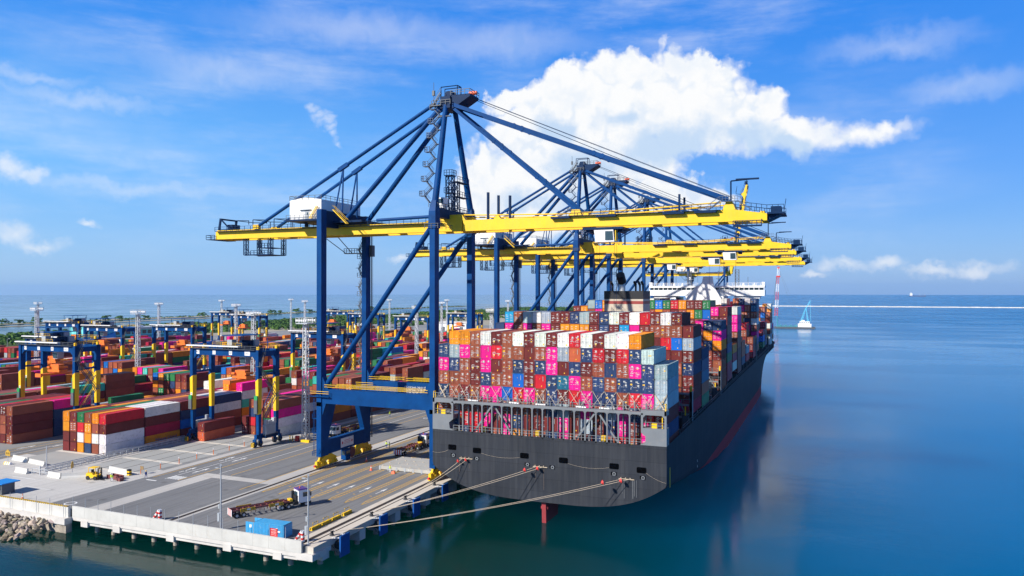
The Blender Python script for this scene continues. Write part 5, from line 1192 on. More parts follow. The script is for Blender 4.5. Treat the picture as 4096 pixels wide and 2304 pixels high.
    for dx in (-2.1,2.1):
        for dy in (-1.3,1.3): mb.tube((tx+dx,dy,27),(tx+dx*.9,dy*.7,19.8),.035,n=4)
    mb.build('hoist_rope', NV, t)
    mb = MB(); mb.box(.3,1.6,-2.6,2.6,3.0,3.2,1); mb.box(.35,1.55,-2.4,1.6,3.2,5.9,0); mb.box(.5,1.4,-2.2,-1.2,5.9,7.2,2); mb.box(.5,1.4,-.6,.4,5.9,6.9,2); mb.box(.5,1.4,1.0,2.0,5.9,7.4,2); mb.box(.3,1.62,-2.6,2.6,2.2,3.0,3); mb.build('power_house', [M['grey'], M['dgrey'], M['galv'], NV], t)
    mb = MB(); mb.box(XL-1.3,XL-.3,-2.4,2.4,3.2,5.4,0); mb.box(XL+.46,XL+1.2,-2.2,2.2,3.4,5.6,0); mb.tube((XL+.8,.8,5.6),(XL+.8,.8,6.8),.5,n=10,m=0); mb.build('equipment_box', [M['grey']], t)
    MB().box(-.75,.35,-4.75,-4.42,9.2,13.0,0).box(-.7,.4,-4.72,-4.43,13.0,14.2,1).build('cabinet', [M['dgrey'], M['green']], t); MB().box(XL-.7,XL+.4,-4.75,-4.42,9.2,12.0,0).box(XL-.7,XL+.4,-4.72,-4.43,12.0,13.2,1).build('cabinet', [M['dgrey'], M['green']], t)
    mb = MB()
    for (a, b_) in (((.9,-2.6,7.4),(.9,2.4,13.4)), ((.9,2.4,13.4),(.9,-2.6,19.6)), ((.9,-2.6,19.6),(.9,-4.0,22.4)), ((.9,-4,22.4),(.9,-2.2,26.2))): mb.stair(a, b_, .8, (1,0,0))
    for c in ((.9,2.9,13.4),(.9,-3.2,19.6),(.9,-4.4,22.4)): mb.box(c[0]-.6,c[0]+.6,c[1]-.6,c[1]+.6,c[2]-.1,c[2]); mb.rail([(c[0]+.6,c[1]-.6,c[2]),(c[0]+.6,c[1]+.6,c[2])],1.1,.05,.6)
    mb.build('stair', M['dgrey'], t)
    mb = MB(); mb.rail([(.52,-2.6,7.6),(.52,2.4,13.6)],1.0,.035,3); mb.rail([(1.3,2.4,13.6),(1.3,-2.6,19.8)],1.0,.035,3); mb.build('stair_rail', YE, t)
    mb = MB(); mb.beam((.2,-2.8,9.5),(.2,2.8,17.5),.16,.16); mb.tube((.0,0,26.8),(.0,0,30),.12,n=6); mb.build('bracing', BL, t)
    return t
def blk(n): return YB[n][1]
rtg = make_rtg(); GG = 'blue and yellow gantry cranes over the container stacks'
RT = [(0,168.3,'nearest blue gantry crane, its yellow legs standing beside the paved road'), (2,160.0,'blue gantry crane at the left edge, over the maroon stacks'), (3,180.5,'blue gantry crane close behind the one at the left edge'), (7,277,'far blue gantry crane second from the left skyline'), (5,251,'blue gantry crane in front of the turquoise building'),
      (4,266,'blue gantry crane right of the turquoise building'), (9,457,'leftmost of the farthest gantry cranes before the shore trees'), (7,412,'blue gantry crane just right of the farthest left pair'), (1,246,'blue gantry crane behind the tall lattice mast and the quay crane leg'), (7,515,'far gantry crane seen between the quay crane legs, left one'),
      (5,464,'far gantry crane seen between the quay crane legs, middle one'), (3,425,'far gantry crane seen between the quay crane legs, right one'), (3,499,'farthest gantry crane, seen left of the ship')]
for i, (n_, y, lab) in enumerate(RT):
    if i == 0: o = rtg; o['label'] = lab; o['group'] = GG; o.location = (blk(0), y+3.6, 0)
    else: o = copy_tree(rtg, (blk(n_), y+3.6, 0), 0, lab, GG)
    if i:
        d = rng.uniform(-9, 7)
        for c in kids(o):
            if c.name.split('.')[0] in ('trolley','spreader','hoist_rope'): c.location.x += d
for c, d in zip([o for o in COL.objects if o.name.startswith('quay_crane')][1:5], (14, 3, -26, -24)):
    for q in kids(c):
        nm = q.name.split('.')[0]
        if nm in ('trolley','operator_cab'): q.location.x += d
        elif nm == 'spreader': bpy.data.objects.remove(q)
        elif nm == 'hoist_rope' and q.data.vertices[0].co.z < 57: q.location.x += d

# ------------------------------------------------------------------ floodlight towers
def make_tower():
    t = thing('floodlight_tower', 'x', 'light tower')
    MB().lattice((0,0,1.0),(0,0,33.8),1.5,.11,1.9,0,.72).build('lattice_mast', M['galv'], t)
    mb = MB(); mb.box(-2.0,2.0,-2.0,2.0,33.8,34.05); mb.rail([(-2,-2,34.05),(2,-2,34.05),(2,2,34.05),(-2,2,34.05),(-2,-2,34.05)],1.5,.05,1.3); mb.build('platform', M['galv'], t)
    mb = MB()
    for k in range(6): mb.box(-1.9+.65*k,-1.5+.65*k,-2.2,-1.9,34.5,35.1); mb.box(-1.9+.65*k,-1.5+.65*k,1.9,2.2,34.5,35.1)
    mb.build('lamp_bank', M['white'], t)
    MB().box(-1.1,1.1,-1.1,1.1,0,1.1).build('base', M['concrete'], t)
    return t
tw = make_tower(); GT = 'lattice floodlight towers in the yard'
TW = [(-139.5,180,'tall pale lattice floodlight tower beside the road behind the nearest gantry'), (-265,232,'pale lattice floodlight tower rising left of the tall green and orange stack'), (-359,255,'leftmost lattice floodlight tower, over the left gantry crane'), (-545,388,'thin lattice floodlight tower just behind the leftmost one'),
      (-439,402,'lattice floodlight tower left of the turquoise building end'), (-544,573,'far floodlight tower behind the left pair of distant gantries'), (-347,378,'lattice floodlight tower in front of the distant gantry pair'), (-207,235,'lattice floodlight tower behind the nearest gantry crane'),
      (-551,685,'far floodlight tower over the mangroves, left of the quay crane'), (-435,560,'far floodlight tower beside the left leg of the quay crane'), (-427,690,'far floodlight tower between the quay crane legs'), (-208,364,'floodlight tower close to the right legs of the quay crane'),
      (-273,516,'floodlight tower left of the ship, nearer of two'), (-359,690,'floodlight tower left of the ship, farther of two'), (-142,317,'floodlight tower showing its head just left of the ship containers'), (-272,644,'farthest floodlight tower, by the second quay crane leg')]
for i, (x, y, lab) in enumerate(TW):
    if i == 0: o = tw; o['label'] = lab; o['group'] = GT; o.location = (x, y, 0)
    else: o = copy_tree(tw, (x, y, 0), 0, lab, GT)
t = thing('equipment_cabinet', 'red cabinet between striped posts at the foot of the near lattice tower', 'cabinet', (-141.2, 178.4, 0)); MB().box(-.5,.5,-.4,.4,.1,1.6).build('body', M['red'], t)
for x in (-1.3,-2.2): 
    mb = MB()
    for k in range(5): mb.tube((x,-.5,.32*k),(x,-.5,.32*k+.32),.14,n=8,m=k % 2)
    mb.build('striped_post', [YE, M['black']], t)
mb = MB(); mb.box(1.6,4.4,-.5,.1,.01,.7); mb.build('barrier', YE, t)

# ------------------------------------------------------------------ slim lamp posts and fences
def lamp(x, y, lab, h=11.7):
    t = thing('lamp_post', lab, 'lamp post', (x, y, 0), 0, 'slim lamp posts at the quay end'); MB().tube((0,0,.1),(0,0,h),.15,.10,n=8).build('pole', M['galv'], t)
    mb = MB(); mb.beam((0,0,h-.6),(-1.2,.2,h-.5),.06,.06); mb.box(-1.4,-.7,.0,.4,h-.62,h-.5); mb.tube((0,0,h),(.25,-.3,h+.15),.12,.2,n=8); mb.build('lamp_head', M['grey'], t)
    MB().box(-.62,-.16,-.2,.2,1.6,3.1).build('switch_box', M['grey'], t); MB().box(-.45,-.16,-.15,.15,3.9,4.7).build('switch_box', M['grey'], t)
    MB().tube((0,0,.005),(0,0,.14),.32,n=8).build('base', M['galv'], t); return t
lamp(-101.3, 106.6, 'slim grey lamp post in front of the trailer tail, left of two'); lamp(-81.9, 106.4, 'slim grey lamp post at the corner of the quay, right of two')
t = thing('guard_rail', 'double galvanised guard rail fence beside the nearest tall container stack', 'fence', (-171.6, 124, 0))
mb = MB(); 
for k in range(24): MB().beam((.0,1.9*k,0),(.0,1.9*k,1.3),.12,.12).build('post', M['galv'], t)
mb = MB()
for z in (.5,1.2): mb.beam((.0,0,z),(.0,44,z),.10,.22); mb.beam((-1.6,0,z),(-1.6,44,z),.10,.22)
for k in range(24): mb.beam((-1.6,1.9*k,0),(-1.6,1.9*k,1.3),.12,.12)
mb.build('rail', M['galv'], t)
t = thing('pole', 'thin grey pole standing by the fence gate', 'pole', (-172.4,125,0)); MB().tube((0,0,0),(0,0,6.2),.13,.11,n=8).build('shaft', M['galv'], t); MB().tube((0,0,0),(0,0,.2),.3,n=8).build('base', M['galv'], t)
t = thing('fence_gate', 'low metal gate of crossed bars between white concrete barriers', 'gate', (-173.8,122.4,0))
mb = MB(); mb.rail([(0,0,0),(5.6,.0,0)],1.4,.06,2.8); mb.beam((0,0,.1),(2.8,0,1.4),.07,.07); mb.beam((2.8,0,1.4),(5.6,0,.1),.07,.07); mb.build('frame', M['galv'], t); MB().box(2.7,2.9,-.1,.1,0,2.2).build('post', M['galv'], t)
def jersey(x, y, L_, rz, lab, h=1.25):
    o = MB().prism([(-.45,0),(.45,0),(.38,.25),(.18,.55),(.15,h),(-.15,h),(-.18,.55),(-.38,.25)], 'x', 0, L_).build('concrete_barrier', M['wallwhite']); o.location = (x, y, .012); o.rotation_euler = (0,0,R(rz)); tag(o, lab, 'barrier', 'white concrete barriers'); return o
jersey(-179.4,122.4,4.6,-4,'white concrete barrier left of the crossed-bar gate'); jersey(-167.8,122.2,4.4,-3,'white concrete barrier right of the crossed-bar gate'); jersey(-163.2,122.0,5.6,38,'white concrete barrier slanting back behind the house-shaped sign')
jersey(-159.2,131.4,8.2,-8,'long white concrete barrier behind the yellow forklift'); jersey(-193,131,6.5,-6,'white concrete barrier behind the far house-shaped sign'); jersey(-186,130.4,7,-8,'white concrete barrier right of the far house-shaped sign',1.0)
def sign(x, y, txt, lab, rz=0):
    t = thing('traffic_sign', lab, 'sign', (x, y, .01), rz); MB().prism([(-.85,2.1),(.85,2.1),(.85,3.1),(0,3.7),(-.85,3.1)], 'y', -.04, .04).build('panel', mat('sign_ochre', (.50,.30,.03), .5, .06, 2), t)
    if txt: text(txt, .75, M['black'], t, (0,-.05,2.45), FRONT)
    MB().tube((0,0,.6),(0,0,2.1),.06,n=6).build('post', M['galv'], t)
    mb = MB()
    for k in range(6): mb.hexa([(-1.1+.37*k,-.4,0),(-.73+.37*k,-.4,0),(-.73+.37*k,.4,0),(-1.1+.37*k,.4,0),(-1.1+.37*k,-.2,.6),(-.73+.37*k,-.2,.6),(-.73+.37*k,.2,.6),(-1.1+.37*k,.2,.6)], k % 2)
    mb.build('foot', [YE, M['white']], t); return t
sign(-189.2,127.0,'B10','ochre house-shaped sign reading B10 at the left edge'); sign(-162.3,124.0,None,'ochre house-shaped sign on a striped foot left of the forklift', R(-55))
mb_ = None
for k in range(9):
    t = thing('marker_post', f'orange and white marker post beside the road, {ORD[k]} from the camera', 'post', (-150.2,132.4+5.75*k,0), 0, 'orange marker posts along the gravel') if k == 0 else None
    if k == 0:
        MB().tube((0,0,0),(0,0,1.3),.09,n=8).build('shaft', M['orange'], t); MB().tube((0,0,1.3),(0,0,1.7),.10,n=8).build('cap', M['white'], t); mb_ = t
    else: copy_tree(mb_, (-150.2,132.4+5.75*k,0), 0, f'orange and white marker post beside the road, {ORD[k]} from the camera')
t = thing('notice_board', 'small brown notice board on a post at the end of the white barrier', 'sign', (-149.6,132.2,0)); MB().box(-.5,.5,-.04,.04,1.1,1.9).build('board', mat('board', (.28,.18,.08), .6, .1, 2), t); MB().tube((0,0,0),(0,0,1.1),.06,n=6).build('post', M['galv'], t)
t = thing('barrier_end', 'yellow and black striped block at the end of the white barrier', 'marker', (-151.4,130.2,0.012)); mb = MB()
for k in range(4): mb.box(-.4,.4,-.35,.35,.35*k,.35*k+.35,k % 2)
mb.build('block', [YE, M['black']], t); MB().box(-.5,.5,-.45,.45,-.005,.02).build('base', M['dgrey'], t)

# ------------------------------------------------------------------ traffic cones
def cone(m, lab, x, y, grp, s=1):
    t = thing('traffic_cone', lab, 'cone', (x,y,.012), 0, grp); mb = MB(); mb.tube((0,0,.06),(0,0,.5),.24,.13,n=10,m=0); mb.tube((0,0,.5),(0,0,.72),.13,.09,n=10,m=1); mb.tube((0,0,.72),(0,0,1.05),.09,.04,n=10,m=0); mb.build('cone', [m, M['white']], t); MB().box(-.3,.3,-.3,.3,0,.06).build('base', m, t); t.scale = (s,s,s); return t
for x, y, lab, m in ((-108.3,164,'red traffic cone in the shade beside the quay crane wheels','signal'), (-101.9,156.4,'red traffic cone at the corner of the hatch cover','signal'), (-154.2,106.6,'orange traffic cone near the striped wall, right of two','orange'), (-163.0,107.6,'orange traffic cone near the striped wall, left of two','orange')): cone(M[m], lab, x, y, 'traffic cones', 1.15)

# ------------------------------------------------------------------ hatch cover, blue container, barriers, chevrons
t = thing('hatch_cover', 'large pale steel hatch cover lying on the quay lanes beside the ship', 'hatch cover', (-93.2,163.2,.02))
mb = MB(); mb.box(-7.4,6.6,-5.4,5.4,.15,.95,0); mb.build('panel', mat('hatch_paint', (.42,.41,.37), .6, .12, .35, dirt=(.42,.22,.10), dirt_amt=.5), t)
mb = MB()
for x in range(6): 
    for y in (-4.8,-1.6,1.6,4.8): MB().box(-6.75+2.5*x,-6.45+2.5*x,y-.14,y+.14,.945,1.05).build('lashing_eye', M['tan'], t)
mb = MB()
for k in range(7): mb.box(-7.3+2.3*k,-6.9+2.3*k,-5.46,-5.41,.0,.9)
mb.build('edge_stop', M['grey'], t); text('BAP', .62, M['white'], t, (1.2,-5.47,.3), FRONT)
t = thing('storage_container', 'light blue container with an open door end behind the white parapet', 'container', (-90.8,108.2,.012), R(2)); t.scale = (1, 1, .88)
mb = MB()
P = [(-3.0,0)]+corr(-3.0,3.0,20,.05)+[(3.0,0)]
for s in (-1,1):
    for (a,d0),(c,d1) in zip(P,P[1:]):
        q = [(a,s*(1.22-d0),.1),(c,s*(1.22-d1),.1),(c,s*(1.22-d1),2.5),(a,s*(1.22-d0),2.5)]; mb.poly(q if s < 0 else q[::-1])
mb.box(3.0,3.1,-1.22,1.22,0,2.6); mb.box(-3.1,-3.0,-1.22,1.22,0,2.6); mb.box(-3.1,3.1,-1.22,1.22,2.5,2.6); mb.box(-3.1,3.1,-1.24,1.24,0,.12); skyb = mat('sky_blue', (.05,.33,.62), .5, .08, .8, dirt=(.35,.45,.5), dirt_amt=.4); mb.build('body', skyb, t)
for s in (-1,1):
    mb = MB(); mb.box(-5.0,-3.12,s*1.2-.03,s*1.2+.03,.15,2.5); mb.box(-4.5,-4.44,s*1.2-.06,s*1.2+.06,.1,2.55); d_ = mb.build('door', skyb, t)
    MB().box(-4.2,-3.7,s*1.2-.05,s*1.2-.03,1.4,2.0).build('sticker', M['white'], d_)
MB().box(1.5,1.9,-1.27,-1.24,.8,1.9).box(1.9,2.4,-1.27,-1.24,1.1,1.4).build('marking', M['white'], t)
t = thing('warning_board', 'red notice board with white lettering on the parapet in front of the blue container', 'sign', (-88.0,105.0,0)); MB().box(-.8,.8,-.06,.0,1.05,2.4).build('panel', M['red'], t)
text('WARNING', .24, M['white'], t, (0,-.07,2.08), FRONT); mb = MB()
for z in (1.85,1.7,1.55,1.3): mb.box(-.55,.55,-.075,-.065,z,z+.03)
mb.build('writing', M['white'], t)
def ybar(y, lab):
    t = thing('safety_barrier', lab, 'barrier', (-86.1,y,.012), 0, 'yellow barriers beside the crane rail'); mb = MB(); n_ = 9
    for k in range(n_): a = -1.35+.3*k; mb.hexa([(-.35,a,0),(.35,a,0),(.35,a+.3,0),(-.35,a+.3,0),(-.2,a,.55),(.2,a,.55),(.2,a+.3,.55),(-.2,a+.3,.55)], 0); mb.poly([(.352,a,.02),(.352,a+.15,.02),(.24,a+.25,.45),(.24,a+.1,.45)],1)
    mb.poly([(-.3,-1.352,.05),(-.05,-1.352,.05),(.15,-1.352,.5),(-.05,-1.352,.5)],1); mb.build('block', [YE, M['black']], t)
    mb = MB(); pts = [(0,-.75,.5),(0,-.75,1.25),(0,.75,1.25),(0,.75,.5)]
    for a, c in zip(pts, pts[1:]):
        a, c = Vector(a), Vector(c)
        for k in range(5): mb.tube(a.lerp(c,k/5), a.lerp(c,(k+1)/5), .05, n=6, m=k % 2)
    mb.build('handle', [YE, M['black']], t); return t
yb = ybar(113.9,'yellow striped barrier with a hoop handle, nearest to the corner lamp post')
for k in range(1,4): copy_tree(yb, (-86.1,113.9+3.1*k+(.5 if k == 3 else 0),.012), 0, f'yellow striped barrier with a hoop handle, {ORD[k]} from the corner lamp post')
def chevron(x, y, lab):
    t = thing('rail_stop', lab, 'rail stop', (x,y,.012), 0, 'red and white rail stops'); mb = MB()
    for k in range(5): a, c = Vector((-1.3,0,.1)).lerp(Vector((.2,0,2.0)), k/5), Vector((-1.3,0,.1)).lerp(Vector((.2,0,2.0)), (k+1)/5); mb.beam(a, c, .6, .3, k % 2)
    mb.build('slanted_leg', [M['white'], M['red']], t); mb = MB()
    for k in range(5): mb.box(.1,.45,-.3,.3,.05+.38*k,.43+.38*k,k % 2)
    mb.build('upright', [M['white'], M['red']], t); return t
chevron(-116.6,106.9,'red and white striped rail stop beside the cable slot, left of two'); chevron(-83.7,106.9,'red and white striped rail stop by the corner lamp post, right of two')

# ------------------------------------------------------------------ terminal tractors with empty skeleton trailers
def make_truck():
    t = thing('terminal_truck', 'x', 'truck')
    mb = MB(); mb.prism([(6.6,.9),(9.0,.9),(9.15,1.9),(8.9,3.1),(8.5,3.35),(6.6,3.35)], 'y', -1.22, 1.22); cb = mb.build('cab', M['white'], t)
    mb = MB(); mb.hexa([(6.5,-1.2,3.352),(8.7,-1.2,3.352),(8.7,1.2,3.352),(6.5,1.2,3.352),(6.55,-1.1,3.6),(8.4,-1.1,3.6),(8.4,1.1,3.6),(6.55,1.1,3.6)]); mb.build('roof', M['purple'], cb)
    MB().prism([(9.16,2.0),(8.96,3.0),(8.9,3.0),(9.1,2.0)], 'y', -1.1, 1.1).build('windscreen', M['glass'], cb)
    for w_ in ((6.55,6.59,-.7,.5,2.3,3.0),(7.5,8.7,-1.25,-1.21,2.0,2.9),(7.5,8.7,1.21,1.25,2.0,2.9)): MB().box(*w_).build('window', M['glass'], cb)
    mb = MB(); mb.box(8.9,9.1,-1.65,-1.4,2.1,2.9); mb.box(8.9,9.1,1.4,1.65,2.1,2.9); mb.beam((9,-1.65,2.9),(9,-1.2,3.0),.06,.06); mb.beam((9,1.65,2.9),(9,1.2,3.0),.06,.06); mb.build('mirror', M['black'], cb)
    mb = MB(); mb.tube((7.3,0,3.6),(7.3,0,3.8),.12,n=8); mb.build('beacon', M['signal'], cb)
    mb = MB(); mb.box(3.0,9.0,-.5,.5,.75,1.05); mb.box(6.2,6.55,-.9,.9,1.0,2.3); mb.box(6.0,6.4,.6,1.15,1.0,3.0); mb.box(8.9,9.25,-1.2,1.2,.45,.95); mb.box(5.6,6.6,-1.2,-.6,.6,1.2); mb.tube((3.9,-.1,1.06),(3.9,-.1,1.22),.5,n=12); mb.build('chassis', M['black'], t)
    def wheel(x, y, dual):
        w = .6 if dual else .32; mb = MB(); mb.disc((x,y,.5),(0,1,0),.5,w,18,0); mb.disc((x,y,.5),(0,1,0),.26,w+.04,12,1); mb.build('wheel', [M['rubber'], M['galv']], t)
    for x, du in ((8.2,0),(4.6,1),(3.3,1),(-4.2,1),(-5.5,1)):
        for s in (-1,1): wheel(x, s*(1.02 if not du else .88), du)
    for s in (-1,1):
        mb = MB(); mb.box(2.5,2.9,s*.95-.3,s*.95+.3,.3,.9,0); mb.box(2.46,2.5,s*.95-.15,s*.95+.05,.75,.87,1); mb.build('mudguard', [M['grey'], M['signal']], t)
    mb = MB()
    for s in (-1,1): mb.beam((-6.4,s*.55,1.35),(5.6,s*.55,1.35),.16,.42)
    for k in range(11): x = -6.3+1.15*k; mb.box(x,x+.14,-1.2 if k % 3 == 0 else -.5,1.2 if k % 3 == 0 else .5,1.3,1.5)
    for s in (-1,1): mb.beam((-6.4,s*1.15,1.5),(4.6,s*1.15,1.5),.12,.16)
    mb.build('trailer_frame', M['maroon'], t)
    mb = MB(); mb.box(5.0,5.6,-.7,.7,1.3,1.75,0); mb.build('gooseneck', M['placard'], t)
    for s in (-1,1):
        for x in (-4.9,.6):
            mb = MB(); n_ = 10
            for k in range(n_): a = x+.29*k; mb.hexa([(a,s*1.28-.03,1.1),(a+.29,s*1.28-.03,1.1),(a+.29,s*1.28+.03,1.1),(a,s*1.28+.03,1.1),(a,s*1.28-.03,1.75),(a+.29,s*1.28-.03,1.75),(a+.29,s*1.28+.03,1.75),(a,s*1.28+.03,1.75)],0); mb.poly([(a,s*1.32,1.12),(a+.13,s*1.32,1.12),(a+.3,s*1.32,1.73),(a+.17,s*1.32,1.73)],1)
            mb.box(x+1.2,x+1.9,s*1.33-.005,s*1.33+.005,1.3,1.6,2); mb.build('side_guide', [M['placard'], M['black'], M['white']], t)
    mb = MB()
    for k in range(7): mb.box(-6.56,-6.5,-1.2+.34*k,-.86+.34*k,.5,1.75,k % 2)
    mb.build('tail_board', [M['white'], M['red']], t)
    mb = MB()
    for s in (-1,1): mb.rail([(-2.8,s*.95,.6),(-.2,s*.95,.6)],.5,.04,.8); mb.beam((1.0,s*.8,.35),(1.0,s*.8,1.3),.14,.14)
    mb.build('landing_gear', M['maroon'], t)
    return t
tk = make_truck(); tk['label'] = 'white and purple truck with an empty maroon trailer in the foreground'; tk['group'] = 'terminal trucks with empty trailers'; tk.location = (-101.9,118.6,.012); tk.rotation_euler = (0,0,math.atan2(13.4,7.6))
copy_tree(tk, (-135.6,196.5,.012), R(-90), 'white truck facing the camera behind the left legs of the quay crane')
copy_tree(tk, (-104.0,178.5,.012), R(90), 'white truck with an empty trailer partly hidden behind the right crane leg')

# ------------------------------------------------------------------ forklift and loose frames
t = thing('forklift', 'yellow forklift parked beside the white barriers', 'forklift', (-155.6,124.6,.012), R(8))
mb = MB(); mb.prism([(-1.7,.45),(1.1,.45),(1.1,1.1),(.2,1.15),(-.1,1.5),(-1.6,1.5),(-1.8,1.1)], 'y', -.85, .85); mb.build('body', YE, t)
mb = MB(); 
for x, x2 in ((-1.3,-1.1),(.85,.55)):
    for y in (-.7,.7): mb.beam((x,y,1.3),(x2,y,2.65),.1,.1)
mb.box(-1.2,.7,-.8,.8,2.65,2.75); mb.build('roof_guard', YE, t)
mb = MB(); mb.box(-.7,-.1,-.35,.35,1.5,1.7); mb.box(-.8,-.65,-.35,.35,1.5,2.2); mb.build('seat', M['black'], t)
mb = MB(); 
for y in (-.5,.5): mb.box(1.2,1.4,y-.1,y+.1,.1,2.6); mb.box(1.45,3.0,y-.12,y+.12,.1,.2)
for z in (.5,1.4,2.5): mb.box(1.22,1.42,-.6,.6,z,z+.15)
mb.build('mast', M['black'], t)
for x in (-1.2,.75):
    for y in (-.85,.85): MB().disc((x,y,.45),(0,1,0),.45,.35,14).build('wheel', M['rubber'], t)
t = thing('steel_frame', 'maroon steel lifting frames on the ground behind the forklift', 'frame', (-151.6,126.6,.012), R(-6)); mb = MB()
for x in (-1.8,.2,1.6): mb.box(x-.12,x+.12,-.8,.8,.1,.8)
for y in (-.8,.6): mb.box(-2.0,2.0,y,y+.2,.15,.9)
mb.build('beam', M['maroon'], t); mb = MB(); mb.box(2.2,3.4,-1.2,-.2,.05,.7); mb.build('box', M['maroon'], t)

# ------------------------------------------------------------------ people
def person(lab, x, y, rz, top, legs, hat, grp, arm=0, step=.15, z=.012):
    pts = {'pel':(0,0,.95,.15),'waist':(0,0,1.12,.145),'chest':(0,0,1.36,.17),'neck':(0,0,1.50,.065),'head':(0,-.01,1.63,.10),'crown':(0,0,1.73,.085)}
    ed = [('pel','waist'),('waist','chest'),('chest','neck'),('neck','head'),('head','crown')]
    for s, n_ in ((-1,'l'),(1,'r')):
        st = step*s; pts.update({'hip'+n_:(s*.10,0,.90,.095),'knee'+n_:(s*.11,-st*.6-.02,.50,.068),'ank'+n_:(s*.12,st*.6+.0-st*1.4,.09,.048),'toe'+n_:(s*.13,-st*.8-.17,.05,.04),
                    'sh'+n_:(s*.19,0,1.42,.072),'elb'+n_:(s*.25,.04-arm*.12,1.13,.052),'wri'+n_:(s*.24,-.08-arm*.25,.90+arm*.25,.038),'hand'+n_:(s*.235,-.11-arm*.30,.80+arm*.27,.035)})
        ed += [('pel','hip'+n_),('hip'+n_,'knee'+n_),('knee'+n_,'ank'+n_),('ank'+n_,'toe'+n_),('chest','sh'+n_),('sh'+n_,'elb'+n_),('elb'+n_,'wri'+n_),('wri'+n_,'hand'+n_)]
        for q in range(4):
            nm = f'f{q}{n_}'; o_ = (-.025+.017*q); pts[nm] = (s*.235+o_*.3, -.12-arm*.36+o_, .715+arm*.25-(.0 if q in (1,2) else -.015), .010); ed.append(('hand'+n_, nm))
        pts['th'+n_] = (s*.235-s*.045, -.15-arm*.3, .77+arm*.26, .011); ed.append(('hand'+n_, 'th'+n_))
    keys = list(pts); me = bpy.data.meshes.new('b'); me.from_pydata([pts[k][:3] for k in keys], [(keys.index(a), keys.index(c)) for a, c in ed], []); ob = bpy.data.objects.new('b', me); COL.objects.link(ob)
    md = ob.modifiers.new('s','SKIN'); ob.modifiers.new('d','SUBSURF').levels = 1
    for k, sv in zip(keys, me.skin_vertices[0].data): sv.radius = (pts[k][3],)*2; sv.use_root = (k == 'pel')
    dg = bpy.context.evaluated_depsgraph_get(); m2 = bpy.data.meshes.new_from_object(ob.evaluated_get(dg)); bpy.data.objects.remove(ob)
    m2.materials.clear()
    for m in (M['skin'], top, legs, M['black']): m2.materials.append(m)
    for p in m2.polygons:
        c = p.center; p.use_smooth = True
        p.material_index = 3 if c.z < .12 else 2 if (c.z < .98 and abs(c.x) < .2) else 0 if c.z > 1.5 or (abs(c.x) > .2 and c.z < .93+arm*.25) else 1
    m2.name = 'person'; t = bpy.data.objects.new('person', m2); COL.objects.link(t); t.location = (x,y,z); t.rotation_euler = (0,0,rz); tag(t, lab, 'person', grp)
    mb = MB(); mb.tube((0,0,1.70),(0,0,1.80),.135,.125,n=12); mb.tube((0,0,1.80),(0,0,1.86),.125,.06,n=12); mb.box(-.09,.09,-.2,-.08,1.70,1.73); mb.build('helmet', hat, t)
    mb = MB(); mb.box(-.055,-.025,-.118,-.10,1.645,1.66); mb.box(.025,.055,-.118,-.10,1.645,1.66); mb.box(-.03,.03,-.118,-.10,1.565,1.575); mb.hexa([(-.015,-.13,1.59),(.015,-.13,1.59),(.015,-.09,1.59),(-.015,-.09,1.59),(-.01,-.115,1.635),(.01,-.115,1.635),(.01,-.09,1.635),(-.01,-.09,1.635)]); mb.build('face', M['dgrey'], t)
    return t
GP = 'dock workers'
person('person in blue overalls and a yellow helmet walking across the road', -145.4,129.6,R(80),M['workblue'],M['workblue'],M['yellow'],GP,0,.3)
person('person in a yellow-green vest and white helmet behind the forklift, left of two', -150.6,124.6,R(150),M['hivis'],M['grey'],M['white'],GP,.6)
person('person in a yellow-green vest and white helmet behind the forklift, right of two', -149.7,124.2,R(-120),M['hivis'],M['white'],M['white'],GP,.3)
person('person in a yellow-green vest beside the crane rail, left of two in the shade', -112.6,180.4,R(20),M['hivis'],M['workblue'],M['black'],GP,.4)
person('person in a yellow-green vest beside the crane rail, right of two in the shade', -111.4,180.0,R(-30),M['hivis'],M['dgrey'],M['dgrey'],GP,.4)
person('person in pale clothes with a yellow-green vest standing in front of the hatch cover', -96.3,155.9,R(-160),M['hivis'],M['white'],M['yellow'],GP,.5)
person('person in a yellow-green vest standing alone on the far road under the quay crane', -139.4,225.5,R(60),M['hivis'],M['workblue'],M['hivis'],GP,.1)
tag(MB().hexa([(-.5,-.3,0),(.5,-.3,0),(.5,.3,0),(-.5,.3,0),(-.3,-.2,.5),(.3,-.2,.5),(.2,.1,.7),(-.3,.2,.5)]).build('tool_bag', M['signal']), 'orange bag on the ground beside the worker at the hatch cover', 'bag').location = (-95.2,155.6,.012)

# ------------------------------------------------------------------ buildings beyond the stacks
TQ = mat('turquoise_paint', (.16,.62,.64), .6, .06, .2); TD = mat('turquoise_dark', (.05,.26,.33), .6, .1, .2); BB = mat('bright_blue', (.01,.22,.62), .5, .1, .3)
t = thing('terminal_building', 'turquoise terminal building with flat grey roof behind the left gantry cranes', 'building', (-590,478,0), R(78))
mb = MB(); mb.box(-14,-2,0,26,0,16.5); mb.box(-2,84,3,26,0,8.8); w_ = mb.build('wall', TQ, t)
mb = MB(); mb.box(-1.9,85,1.0,27,8.81,10.6); mb.box(-14.5,-1.5,-.5,26.5,16.51,17.2); mb.build('roof', M['grey'], t)
mb = MB(); mb.prism([(-1.9,0),(12,0),(12,7),(-1.9,2.5)], 'y', -1.5, 2.98); mb.build('ramp_block', BB, t)
for k in range(14): MB().box(14+5*k,18+5*k,2.9,2.99,4.6,8.0).build('window', M['glass'], t)
mb = MB(); mb.box(12.5,84,2.5,2.98,1.5,3.6); mb.build('band', TD, t)
for k in range(4): MB().box(4+18*k,8+18*k,10,14,10.61,12.2).build('roof_unit', M['white'], t)
